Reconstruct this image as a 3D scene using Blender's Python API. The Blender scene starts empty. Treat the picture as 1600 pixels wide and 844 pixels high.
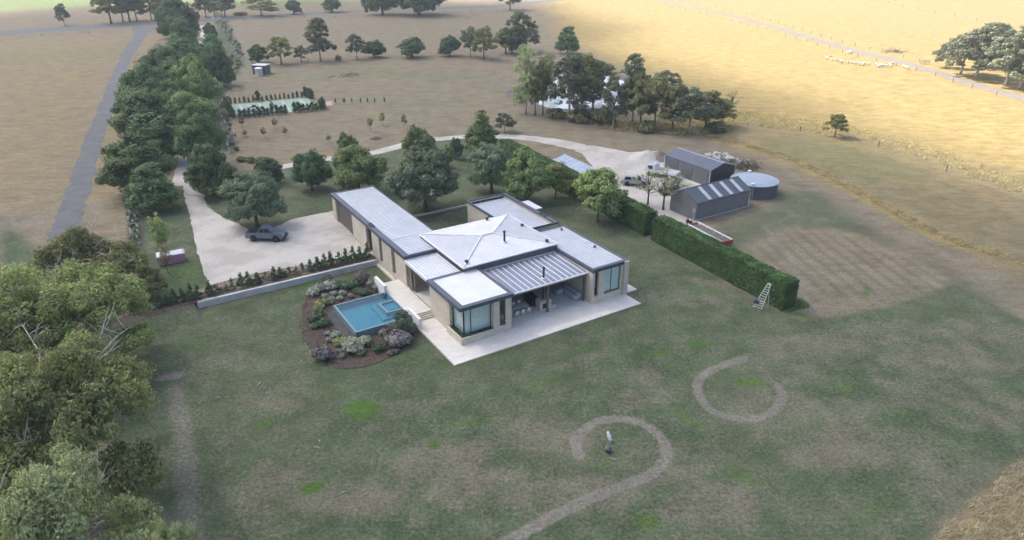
import bpy, bmesh, math, random
import numpy as np
from mathutils import Vector, Matrix, noise as mnoise
from mathutils.geometry import delaunay_2d_cdt
random.seed(7)
RNG = np.random.default_rng(11)
rad = math.radians
scene = bpy.context.scene
col = scene.collection

# ------------------------------------------------------------------ camera, sky, sun, exposure
CAM_H, FPX, PITCH = 40.0, 1094.0, rad(25.7)
cam_data = bpy.data.cameras.new('camera'); cam = bpy.data.objects.new('camera', cam_data); col.objects.link(cam)
cam.location = (0, 0, CAM_H); cam.rotation_euler = (rad(90) - PITCH, 0, 0)
cam_data.sensor_width = 36.0; cam_data.lens = 36.0 * FPX / 1600.0
cam_data.clip_start = 0.5; cam_data.clip_end = 9000
scene.camera = cam

SUN_V = Vector((-0.55, 0.35, 0.76)).normalized()          # towards the sun
world = bpy.data.worlds.new('World'); scene.world = world; world.use_nodes = True
wn = world.node_tree.nodes; wl = world.node_tree.links
bg = wn['Background']; sky = wn.new('ShaderNodeTexSky'); sky.sky_type = 'NISHITA'; sky.sun_disc = False
sky.sun_elevation = math.asin(SUN_V.z); sky.sun_rotation = math.atan2(SUN_V.x, SUN_V.y)
sky.air_density = 1.0; sky.dust_density = 3.5; sky.ozone_density = 1.0
wl.new(sky.outputs[0], bg.inputs[0]); bg.inputs[1].default_value = 0.11
sd = bpy.data.lights.new('sun', 'SUN'); sd.energy = 4.6; sd.angle = rad(0.53); sd.color = (1.0, 0.95, 0.86)
sun = bpy.data.objects.new('sun', sd); col.objects.link(sun)
sun.rotation_euler = (-SUN_V).to_track_quat('-Z', 'Y').to_euler()
scene.view_settings.view_transform = 'Standard'; scene.view_settings.look = 'None'
scene.view_settings.gamma = 1.0; scene.view_settings.use_curve_mapping = False
scene.view_settings.exposure = 1.36
scene.cycles.max_bounces = 8; scene.cycles.diffuse_bounces = 4; scene.cycles.glossy_bounces = 4
scene.cycles.transparent_max_bounces = 16; scene.cycles.transmission_bounces = 6
scene.cycles.caustics_reflective = False; scene.cycles.caustics_refractive = False

# ------------------------------------------------------------------ the survey: image rays met with the real ground
def G(px, py, z=0.0):
    dx = (px - 800) / FPX; dy = (py - 422) / FPX
    c, s = math.cos(PITCH), math.sin(PITCH)
    Y = c - dy * s; Z = -s - dy * c
    t = (z - CAM_H) / Z
    return dx * t, Y * t
YAW = rad(31.95)
E1 = (math.cos(YAW), math.sin(YAW)); E2 = (-math.sin(YAW), math.cos(YAW))
OX, OY = G(710.5, 570.3, 0.15)
def W(u, v, z=0.0): return (OX + E1[0] * u + E2[0] * v, OY + E1[1] * u + E2[1] * v, z)
def UV(x, y): return ((x - OX) * E1[0] + (y - OY) * E1[1], (x - OX) * E2[0] + (y - OY) * E2[1])
def T(u, v):
    """height of the ground in the house frame: a level forecourt 0.8 m above the front lawn"""
    u = np.asarray(u, float); v = np.asarray(v, float)
    dN = np.maximum(v - 46, 0) / 40; dW = np.maximum(-20 - u, 0) / 12; dE = np.maximum(u - 26, 0) / 10
    fs = np.where((u >= -20.05) & (u <= 2.75), 0.3, 6.0)
    dS = np.maximum(27.2 - v, 0) / fs
    k = np.clip(1 - np.sqrt(dN**2 + dW**2 + dE**2 + dS**2), 0, 1)
    return 0.8 * k * k * (3 - 2 * k)
def TXY(x, y):
    u, v = UV(x, y); return float(T(u, v))
def gp(px, py):
    z = 0.0
    for _ in range(6):
        x, y = G(px, py, z); z = TXY(x, y)
    return (x, y, z)
def height_at(base, top_y):
    """height of something standing at base whose top meets image row top_y"""
    x, y, z0 = base
    c, s = math.cos(PITCH), math.sin(PITCH); k = (422 - top_y) / FPX
    # k = (Y s + Z c)/(Y c - Z s), Z = z - CAM_H
    Z = y * (k * c - s) / (c + k * s)
    return Z + CAM_H - z0
def depth(p): return p[1] * math.cos(PITCH) - (p[2] - CAM_H) * math.sin(PITCH)

# ------------------------------------------------------------------ material helpers
def new_mat(name):
    m = bpy.data.materials.new(name); m.use_nodes = True
    nt = m.node_tree; nt.nodes.clear()
    return m, nt.nodes, nt.links
def N(nodes, t, **kw):
    n = nodes.new('ShaderNode' + t)
    for k, v in kw.items():
        if k in n.inputs.keys(): n.inputs[k].default_value = v
        else: setattr(n, k, v)
    return n
def mixc(nodes, links, fac, a, b, blend='MIX'):
    n = nodes.new('ShaderNodeMix'); n.data_type = 'RGBA'; n.blend_type = blend
    for s, v in ((0, fac), (6, a), (7, b)):
        if isinstance(v, bpy.types.NodeSocket): links.new(v, n.inputs[s])
        elif s == 0: n.inputs[0].default_value = v
        else: n.inputs[s].default_value = (*v, 1)
    return n.outputs[2]
def ramp(nodes, links, src, lo, hi, a=0.0, b=1.0):
    n = nodes.new('ShaderNodeMapRange'); n.interpolation_type = 'SMOOTHSTEP'
    links.new(src, n.inputs[0])
    n.inputs[1].default_value = lo; n.inputs[2].default_value = hi; n.inputs[3].default_value = a; n.inputs[4].default_value = b
    return n.outputs[0]
def nz(nodes, links, scale, detail=4, rough=0.6, vec=None):
    n = N(nodes, 'TexNoise', Scale=scale, Detail=detail, Roughness=rough)
    if vec is not None: links.new(vec, n.inputs['Vector'])
    return n.outputs[0]
def coords(nodes, kind='Object'):
    return nodes.new('ShaderNodeTexCoord').outputs[kind]
def surf(name, c1, c2=None, rough=0.7, scale=3.0, metal=0.0, bump=0.0, bscale=20.0, spec=0.5, spots=None, lo=0.35, hi=0.65):
    """painted / mineral / metal surface with mottled colour and fine relief"""
    m, nd, lk = new_mat(name)
    o = N(nd, 'OutputMaterial'); b = N(nd, 'BsdfPrincipled', Roughness=rough, Metallic=metal)
    b.inputs['Specular IOR Level'].default_value = spec
    lk.new(b.outputs[0], o.inputs[0]); co = coords(nd)
    if c2 is None: c2 = tuple(x * 0.8 for x in c1)
    cc = mixc(nd, lk, ramp(nd, lk, nz(nd, lk, scale, 6, 0.65, co), lo, hi), c1, c2)
    if spots:
        cc = mixc(nd, lk, ramp(nd, lk, nz(nd, lk, spots[1], 3, 0.7, co), spots[2], spots[2] + 0.08), cc, spots[0])
    lk.new(cc, b.inputs['Base Color'])
    if bump:
        bp = N(nd, 'Bump', Strength=bump, Distance=0.05); lk.new(nz(nd, lk, bscale, 5, 0.7, co), bp.inputs['Height'])
        lk.new(bp.outputs[0], b.inputs['Normal'])
    return m
def leafmat(name, c, c2=None, var=0.35, trans=0.38, tip=None):
    m, nd, lk = new_mat(name)
    o = N(nd, 'OutputMaterial'); d = N(nd, 'BsdfDiffuse'); t = N(nd, 'BsdfTranslucent'); g = N(nd, 'BsdfGlossy', Roughness=0.45)
    mx = N(nd, 'MixShader'); mx.inputs[0].default_value = trans
    m2 = N(nd, 'MixShader'); m2.inputs[0].default_value = 0.035
    ge = nd.new('ShaderNodeNewGeometry')
    if c2 is None: c2 = (c[0] * 1.5, c[1] * 1.4, c[2] * 1.25)
    n1 = nz(nd, lk, 0.55, 3, 0.6, coords(nd))
    base = mixc(nd, lk, ramp(nd, lk, n1, 0.36, 0.66), c, c2)
    oi = nd.new('ShaderNodeObjectInfo')
    h = N(nd, 'HueSaturation'); lk.new(base, h.inputs['Color'])
    mr = nd.new('ShaderNodeMapRange'); lk.new(ge.outputs['Random Per Island'], mr.inputs[0])
    mr.inputs[3].default_value = 1 - var; mr.inputs[4].default_value = 1 + var
    m3 = nd.new('ShaderNodeMapRange'); lk.new(oi.outputs['Random'], m3.inputs[0]); m3.inputs[3].default_value = 0.8; m3.inputs[4].default_value = 1.22
    mu = nd.new('ShaderNodeMath'); mu.operation = 'MULTIPLY'; lk.new(mr.outputs[0], mu.inputs[0]); lk.new(m3.outputs[0], mu.inputs[1])
    lk.new(mu.outputs[0], h.inputs['Value'])
    m4 = nd.new('ShaderNodeMapRange'); lk.new(oi.outputs['Random'], m4.inputs[0]); m4.inputs[3].default_value = 0.485; m4.inputs[4].default_value = 0.515
    lk.new(m4.outputs[0], h.inputs['Hue'])
    for x in (d, t): lk.new(h.outputs[0], x.inputs['Color'])
    lk.new(d.outputs[0], mx.inputs[1]); lk.new(t.outputs[0], mx.inputs[2])
    lk.new(mx.outputs[0], m2.inputs[1]); lk.new(g.outputs[0], m2.inputs[2]); lk.new(m2.outputs[0], o.inputs[0])
    return m

# ------------------------------------------------------------------ mesh helpers
class MB:
    def __init__(s): s.v = []; s.f = []
    def add(s, vs, fs):
        o = len(s.v); s.v += [tuple(p) for p in vs]; s.f += [tuple(i + o for i in f) for f in fs]; return s
    def box(s, x0, x1, y0, y1, z0, z1):
        return s.add([(x0,y0,z0),(x1,y0,z0),(x1,y1,z0),(x0,y1,z0),(x0,y0,z1),(x1,y0,z1),(x1,y1,z1),(x0,y1,z1)],
                     [(0,3,2,1),(4,5,6,7),(0,1,5,4),(1,2,6,5),(2,3,7,6),(3,0,4,7)])
    def prism(s, poly, z0, z1):
        n = len(poly)
        return s.add([(x,y,z0) for x,y in poly] + [(x,y,z1) for x,y in poly],
                     [tuple(range(n-1,-1,-1)), tuple(range(n,2*n))] + [(i,(i+1)%n,n+(i+1)%n,n+i) for i in range(n)])
    def extr(s, prof, axis, a, b):
        """profile (p,q) extruded along an axis: 'x' -> (t,p,q), 'y' -> (p,t,q)"""
        n = len(prof)
        P = (lambda t,p,q:(t,p,q)) if axis == 'x' else (lambda t,p,q:(p,t,q))
        return s.add([P(a,p,q) for p,q in prof] + [P(b,p,q) for p,q in prof],
                     [tuple(range(n-1,-1,-1)), tuple(range(n,2*n))] + [(i,(i+1)%n,n+(i+1)%n,n+i) for i in range(n)])
    def tube(s, pts, rs, n=7, cap=True):
        pts = [Vector(p) for p in pts]
        if not hasattr(rs, '__len__'): rs = [rs] * len(pts)
        rings = []; o = len(s.v)
        for i, p in enumerate(pts):
            d = (pts[min(i+1, len(pts)-1)] - pts[max(i-1, 0)])
            d = d.normalized() if d.length > 1e-9 else Vector((0,0,1))
            a = d.cross(Vector((0.31,0.95,0.05)) if abs(d.y) < 0.9 else Vector((1,0,0))).normalized(); b = d.cross(a)
            for k in range(n):
                t = 2*math.pi*k/n; s.v.append(tuple(p + (a*math.cos(t) + b*math.sin(t)) * rs[i]))
        for i in range(len(pts)-1):
            for k in range(n):
                s.f.append((o+i*n+k, o+i*n+(k+1)%n, o+(i+1)*n+(k+1)%n, o+(i+1)*n+k))
        if cap:
            s.f.append(tuple(o+k for k in range(n-1,-1,-1))); s.f.append(tuple(o+(len(pts)-1)*n+k for k in range(n)))
        return s
    def lathe(s, prof, n=24, c=(0,0)):
        o = len(s.v)
        for r, z in prof:
            for k in range(n):
                t = 2*math.pi*k/n; s.v.append((c[0]+r*math.cos(t), c[1]+r*math.sin(t), z))
        for i in range(len(prof)-1):
            for k in range(n): s.f.append((o+i*n+k, o+i*n+(k+1)%n, o+(i+1)*n+(k+1)%n, o+(i+1)*n+k))
        s.f.append(tuple(o+k for k in range(n-1,-1,-1))); s.f.append(tuple(o+(len(prof)-1)*n+k for k in range(n)))
        return s
    def blob(s, c, r, seed=0, amp=0.15, nu=10, nv=7):
        o = len(s.v); c = Vector(c)
        for j in range(nv+1):
            ph = math.pi*j/nv
            for i in range(nu):
                th = 2*math.pi*i/nu
                d = Vector((math.sin(ph)*math.cos(th), math.sin(ph)*math.sin(th), math.cos(ph)))
                k = 1 + amp*mnoise.noise(d*1.7 + Vector((seed*3.1, seed, -seed)))*2
                s.v.append((c.x+d.x*r[0]*k, c.y+d.y*r[1]*k, c.z+d.z*r[2]*k))
        for j in range(nv):
            for i in range(nu): s.f.append((o+j*nu+i, o+(j+1)*nu+i, o+(j+1)*nu+(i+1)%nu, o+j*nu+(i+1)%nu))
        return s
    def mesh(s, name, mat=None, smooth=False):
        me = bpy.data.meshes.new(name); me.from_pydata(s.v, [], s.f); me.update()
        if smooth: me.shade_smooth()
        if mat: me.materials.append(mat)
        return me
    def build(s, name, mat, parent=None, loc=None, rz=0, smooth=False, bevel=0.0):
        me = s.mesh(name, mat, smooth)
        if bevel:
            bm = bmesh.new(); bm.from_mesh(me)
            bmesh.ops.remove_doubles(bm, verts=bm.verts, dist=1e-5)
            es = [e for e in bm.edges if len(e.link_faces) == 2 and e.calc_face_angle(0) > 0.5]
            bmesh.ops.bevel(bm, geom=es, offset=bevel, segments=2, affect='EDGES', clamp_overlap=True)
            bm.to_mesh(me); bm.free()
        return link(name, me, parent, loc, rz)
def link(name, me, parent=None, loc=None, rz=0):
    o = bpy.data.objects.new(name, me); col.objects.link(o)
    if parent: o.parent = parent
    if loc: o.location = loc
    o.rotation_euler.z = rz
    return o
def tag(o, label=None, cat=None, group=None, kind=None):
    if label: o['label'] = label
    if cat: o['category'] = cat
    if group: o['group'] = group
    if kind: o['kind'] = kind
    return o
def empty(name, loc, label, cat, rz=0, group=None):
    o = bpy.data.objects.new(name, None); col.objects.link(o); o.location = loc; o.rotation_euler.z = rz
    o.empty_display_size = 0.5
    return tag(o, label, cat, group)
def copy_tree(o, parent=None):
    c = o.copy(); col.objects.link(c)
    if parent: c.parent = parent
    for ch in o.children: copy_tree(ch, c)
    return c
def B(name, mat, parent, *boxes, bevel=0.0):
    m = MB()
    for b in boxes: m.box(*b)
    return m.build(name, mat, parent, bevel=bevel)

# ================================================================== GROUND
def sm(x, a, b):
    t = np.clip((x - a) / (b - a), 0, 1); return t * t * (3 - 2 * t)
def axis_lines(lo, hi, fine, far, grow=1.09, extra=()):
    L = list(np.arange(lo, hi + 1e-6, fine)); s = fine
    while L[-1] < far: s *= grow; L.append(L[-1] + s)
    s = fine; R = [lo]
    while R[-1] > -far: s *= grow; R.append(R[-1] - s)
    A = np.array(sorted(set(np.round(L + R[1:] + list(extra), 4))))
    return A
UL = axis_lines(-46, 78, 0.42, 3500, extra=(-20.05, 2.75)); VL = axis_lines(-52, 34, 0.42, 3500, extra=(26.9, 27.2))
UU, VV = np.meshgrid(UL, VL)
XX = OX + E1[0]*UU + E2[0]*VV; YY = OY + E1[1]*UU + E2[1]*VV
ZZ = T(UU, VV)
def und(x, y): return 0.10*np.sin(x*0.11+1.3)*np.sin(y*0.09) + 0.05*np.sin(x*0.31+y*0.23)
def seg_dist(pts, closed=False):
    d = np.full(XX.shape, 1e9)
    n = len(pts)
    for i in range(n if closed else n-1):
        ax, ay = pts[i]; bx, by = pts[(i+1) % n]
        vx, vy = bx-ax, by-ay; L2 = vx*vx+vy*vy+1e-9
        t = np.clip(((XX-ax)*vx+(YY-ay)*vy)/L2, 0, 1)
        d = np.minimum(d, np.hypot(XX-ax-t*vx, YY-ay-t*vy))
    return d
def inside(pts, X=None, Y=None):
    X = XX if X is None else X; Y = YY if Y is None else Y
    r = np.zeros(X.shape, bool); n = len(pts); j = n-1
    for i in range(n):
        xi, yi = pts[i]; xj, yj = pts[j]
        c = ((yi > Y) != (yj > Y)) & (X < (xj-xi)*(Y-yi)/((yj-yi)+1e-12)+xi)
        r ^= c; j = i
    return r
def wp(px): return [gp(*p)[:2] for p in px]
def poly_mask(px, soft):
    P = wp(px); d = seg_dist(P, True); s = np.where(inside(P), d, -d)
    return sm(s, -soft, soft)
def smooth_path(P, k=6):
    """Catmull-Rom through 2-D points"""
    P = [np.array(p, float) for p in P]; out = []
    for i in range(len(P)-1):
        p0 = P[max(i-1,0)]; p1 = P[i]; p2 = P[i+1]; p3 = P[min(i+2,len(P)-1)]
        for j in range(k):
            t = j/k
            out.append(0.5*((2*p1)+(-p0+p2)*t+(2*p0-5*p1+4*p2-p3)*t*t+(-p0+3*p1-3*p2+p3)*t**3))
    out.append(P[-1]); return [tuple(p) for p in out]
A = {k: np.zeros(XX.shape) for k in ('lawn', 'lush', 'dry', 'bare', 'damp', 'gold', 'stripe', 'pale')}
def stroke(k, px, w, amt=1.0, soft=0.5):
    d = seg_dist(smooth_path(wp(px)) if len(px) > 2 else wp(px))
    A[k] = np.maximum(A[k], amt * (1 - sm(d, w*(1-soft), w*(1+soft))))
def spot(k, px, py, rx, ry, amt=1.0, rot=0.0):
    """an elliptical patch, radii in metres, turned by rot degrees"""
    x, y, _ = gp(px, py); c, s = math.cos(rad(rot)), math.sin(rad(rot))
    a = ((XX-x)*c+(YY-y)*s)/rx; b = (-(XX-x)*s+(YY-y)*c)/ry
    A[k] = np.maximum(A[k], amt * (1 - sm(np.hypot(a, b), 0.35, 1.15)))
# mown grass: front lawn, garden behind the house, strip by the forecourt, the paddock by the sheds
for px, s in (([(140,500),(245,492),(330,470),(600,405),(640,400),(800,330),(905,300),(960,330),(1010,372),(1221,487),(1255,500),(1320,492),(1385,478),(1440,455),(1490,440),(1600,500),(1800,600),(1800,760),(1600,715),(1470,815),(1420,900),(1100,1100),(300,1000),(330,860),(200,760),(140,660),(120,560)], 2.8),
              ([(300,278),(450,258),(600,232),(720,214),(800,220),(900,268),(960,320),(1010,372),(800,340),(620,320),(525,338),(440,350),(350,318)], 1.2),
              ([(222,330),(288,296),(326,446),(245,486),(212,410)], 0.8),
              ([(335,20),(352,22),(385,100),(350,140),(356,235),(330,236),(330,150),(345,110)], 3.0),
              ([(580,296),(745,318),(740,370),(665,372)], 1.0),
              ([(300,280),(340,296),(420,300),(530,320),(521,334),(440,356),(393,366),(345,342),(318,312)], 1.0),
              ([(0,340),(60,390),(75,470),(0,520)], 4.0)):
    A['lawn'] = np.maximum(A['lawn'], poly_mask(px, s))
A['lawn'] = np.maximum(A['lawn'], 0.42*poly_mask([(1150,228),(1200,214),(1290,218),(1390,240),(1500,278),(1600,330),(1700,420),(1600,442),(1500,395),(1400,332),(1290,285),(1200,250)], 4.0))
A['lawn'] = np.maximum(A['lawn'], 0.6*poly_mask([(1010,372),(1160,330),(1225,285),(1300,300),(1420,380),(1600,470),(1600,520),(1420,430),(1265,500)], 6.0))
# golden standing grass in the far right paddocks
A['gold'] = np.maximum(poly_mask([(850,5),(880,60),(960,100),(1060,130),(1150,190),(1260,205),(1400,222),(1600,285),(1800,360),(2600,300),(2600,-60),(1600,-80),(900,-70)], 8.0), 0)
A['gold'] = np.maximum(A['gold'], 0.55*poly_mask([(1130,180),(1300,205),(1420,225),(1600,290),(1600,440),(1480,380),(1400,332),(1290,285),(1180,240),(1120,222)], 2.5))
stroke('gold', [(1120,222),(1180,235),(1250,262),(1330,300),(1410,345),(1480,378),(1560,402),(1640,430)], 1.1, 0.9)
stroke('gold', [(200,50),(230,70),(190,140),(168,220),(160,330)], 3.2, 0.35, 0.8)
A['gold'] = np.maximum(A['gold'], 0.6*poly_mask([(1470,835),(1540,775),(1600,735),(1800,650),(1800,900),(1450,900)], 1.2))
spot('gold', 97, 125, 7, 3, 0.6, 60)
A['gold'] = np.maximum(A['gold'], 0.30*poly_mask([(-300,70),(200,52),(160,140),(120,240),(80,330),(-300,330)], 8.0))  # left field mixed partway to the lighter, yellower tone
# green bands across the far paddocks
A['pale'] = np.maximum(poly_mask([(-400,15),(0,18),(100,12),(240,4),(420,10),(560,2),(700,-4),(300,-60),(-400,-60)], 14.0)*1.0, 0)
for s in ((690,120,24,8,.45,-8),(560,118,25,5,.4,-10),(760,60,30,14,.35,0),(60,90,40,14,.45,20),(420,108,18,4,.4,0),(650,160,20,8,.25,0),(470,120,26,4,.4,-6),(620,112,30,4,.4,-8),(800,140,20,6,.35,-20)): spot('pale', *s)
A['pale'] = np.maximum(A['pale'], 0.8*poly_mask([(1180,222),(1290,218),(1390,242),(1440,270),(1380,285),(1250,255)], 4.0))
# lush patches
for s in ((566,640,2.3,1.9,.95,-30),(488,762,1.3,.9,.95,30),(412,664,1.5,.8,.75,25),(680,695,1.0,.8,.75,40),(735,660,3.0,.7,.55,20),(1170,597,2.2,1.1,.7,5),
          (1090,537,2.2,1.0,.75,10),(1030,552,2.2,.9,.6,20),(1075,655,3.5,.9,.5,-45),(1160,745,2.6,.8,.55,-40),(1322,605,1.5,1.2,.5,0),(1010,815,1.6,1.4,.6,0),
          (905,545,4.5,.8,.45,28),(850,600,4.0,1.6,.35,30),(760,560,9,1.0,.4,28),(950,490,6,1.0,.45,30),(940,730,1.2,.7,.4,0),(1250,660,1.6,.7,.4,-30),
          (1355,455,2.5,.8,.5,60),(1310,463,1.6,.7,.5,0),(290,430,5,7,.45,20),(300,540,4,3,.35,0),(500,610,5,2.5,.3,10),(640,560,5,2,.35,-20),(1400,655,4,2,.3,30),(1360,800,4,1.5,.35,30),(1240,490,3.0,1.2,.6,-30),(480,445,4,2,.5,20),(560,440,4,2,.6,0)): spot('lush', *s)
# dry, thin patches in the lawn
for s in ((860,680,5,3,.8,0),(700,720,6,3.5,.8,20),(560,780,5,3,.7,0),(430,760,4,4,.7,0),(1010,590,3,2,.8,0),(1010,620,4,2,.6,30),(900,770,6,3,.7,0),(1110,790,6,3,.8,20),
          (1310,700,6,3,.9,20),(1200,640,6,4,.55,0),(1280,540,10,3,.7,10),(1480,560,9,4,.75,0),(980,470,6,2,.4,30),(430,620,5,3,.45,0),(340,560,4,3,.5,0),(1150,450,9,2,.5,-30),(1090,470,6,2,.45,0),(900,565,4,1.0,.5,28),
          (940,330,5,2,.75,0),(830,395,4,2,.3,0),(640,640,4,3,.3,0),(760,760,6,3,.7,0),(1500,760,6,4,.6,30),(1560,640,6,4,.5,0),(1400,520,9,4,.5,0),(1450,600,8,4,.5,20),(1540,520,8,3,.6,0),(1380,700,6,4,.5,0),(1230,580,5,3,.4,0),(1300,640,6,3,.5,0),(1050,720,6,3,.5,0),(30,560,6,5,.8,0)): spot('dry', *s)
# worn ground: the two mown curls, wear by the gum trees, tracks
stroke('bare', [(780,852),(850,815),(920,780),(985,755),(1025,735),(1042,710),(1033,685),(1010,665),(975,655),(940,657),(912,672),(900,690),(905,712)], 0.50, 0.92, 0.5)
stroke('bare', [(1162,560),(1122,574),(1093,592),(1092,617),(1110,640),(1140,652),(1175,655),(1205,645),(1222,622),(1215,602)], 0.5, 0.8, 0.55)
stroke('bare', [(1245,525),(1200,545),(1150,562)], 0.6, 0.4, 0.8)
stroke('bare', [(275,610),(290,700),(296,780),(292,900)], 1.2, 0.5, 0.8)
stroke('bare', [(1195,355),(1222,385),(1245,425),(1262,470),(1275,492)], 0.6, 0.5, 0.8)
stroke('bare', [(1195,355),(1240,336)], 0.7, 0.4, 0.7)
spot('bare', 268, 588, 2.0, 1.0, .8, 20); spot('bare', 25, 740, 4, 8, .7, 0); spot('bare', 10, 660, 4, 5, .5, 0)
spot('bare', 40, 345, 9, 5, .5, 20); spot('bare', 150, 330, 3.5, 9, .5, 20); spot('bare', 310, 590, 2.5, 2, .3, 0)
stroke('bare', [(365,40),(382,80),(385,110),(372,140)], 2.5, 0.5, 0.7)
stroke('bare', [(720,115),(790,130),(830,160),(900,195),(1000,205)], 3.0, 0.35, 0.8)
spot('bare', 930, 325, 3, 1.5, .5, 0); spot('bare', 575, 60, 10, 6, .3, 0)
# compacted darker ground on the vehicle loop by the sheds; darker spots under trees
stroke('damp', [(1215,285),(1270,315),(1330,345),(1400,380),(1480,415),(1560,450),(1700,500)], 4.0, 0.42, 0.9)
stroke('damp', [(1060,225),(1130,238),(1200,262),(1260,295)], 3.0, 0.45, 0.9)
stroke('damp', [(1420,640),(1500,600),(1600,560)], 3.0, 0.35, 0.9)
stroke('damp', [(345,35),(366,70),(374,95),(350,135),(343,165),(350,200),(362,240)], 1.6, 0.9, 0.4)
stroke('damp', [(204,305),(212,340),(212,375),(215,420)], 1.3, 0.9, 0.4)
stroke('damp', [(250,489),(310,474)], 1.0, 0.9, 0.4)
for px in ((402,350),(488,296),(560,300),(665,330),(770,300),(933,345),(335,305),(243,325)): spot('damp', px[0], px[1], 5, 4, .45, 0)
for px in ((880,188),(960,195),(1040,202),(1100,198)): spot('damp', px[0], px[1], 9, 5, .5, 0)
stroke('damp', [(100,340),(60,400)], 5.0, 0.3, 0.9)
A['stripe'] = poly_mask([(1175,385),(1235,358),(1330,366),(1420,402),(1470,436),(1430,462),(1330,472),(1270,474),(1225,440)], 3.2)
A['lawn'] *= (1 - 0.72*A['stripe'])
# no lush grass on worn ground
A['lush'] *= (1 - A['bare'])

nv, nu = XX.shape
tone = np.stack([A['lawn'], A['lush'], A['dry'], A['bare']], -1).reshape(-1, 4)
tone2 = np.stack([A['damp'], A['gold'], A['stripe'], A['pale']], -1).reshape(-1, 4)
idx = np.arange(nv*nu).reshape(nv, nu)
quads = np.stack([idx[:-1,:-1], idx[:-1,1:], idx[1:,1:], idx[1:,:-1]], -1).reshape(-1, 4)
def np_mesh(name, verts, quads, mat, smooth=False):
    me = bpy.data.meshes.new(name); nvv = len(verts); nf = len(quads); k = quads.shape[1]
    me.vertices.add(nvv); me.vertices.foreach_set('co', np.ascontiguousarray(verts, np.float32).ravel())
    me.loops.add(nf*k); me.loops.foreach_set('vertex_index', np.ascontiguousarray(quads, np.int32).ravel())
    me.polygons.add(nf); me.polygons.foreach_set('loop_start', np.arange(0, nf*k, k, dtype=np.int32))
    me.update(calc_edges=True); me.validate()
    if smooth: me.shade_smooth()
    me.materials.append(mat); return me

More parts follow.
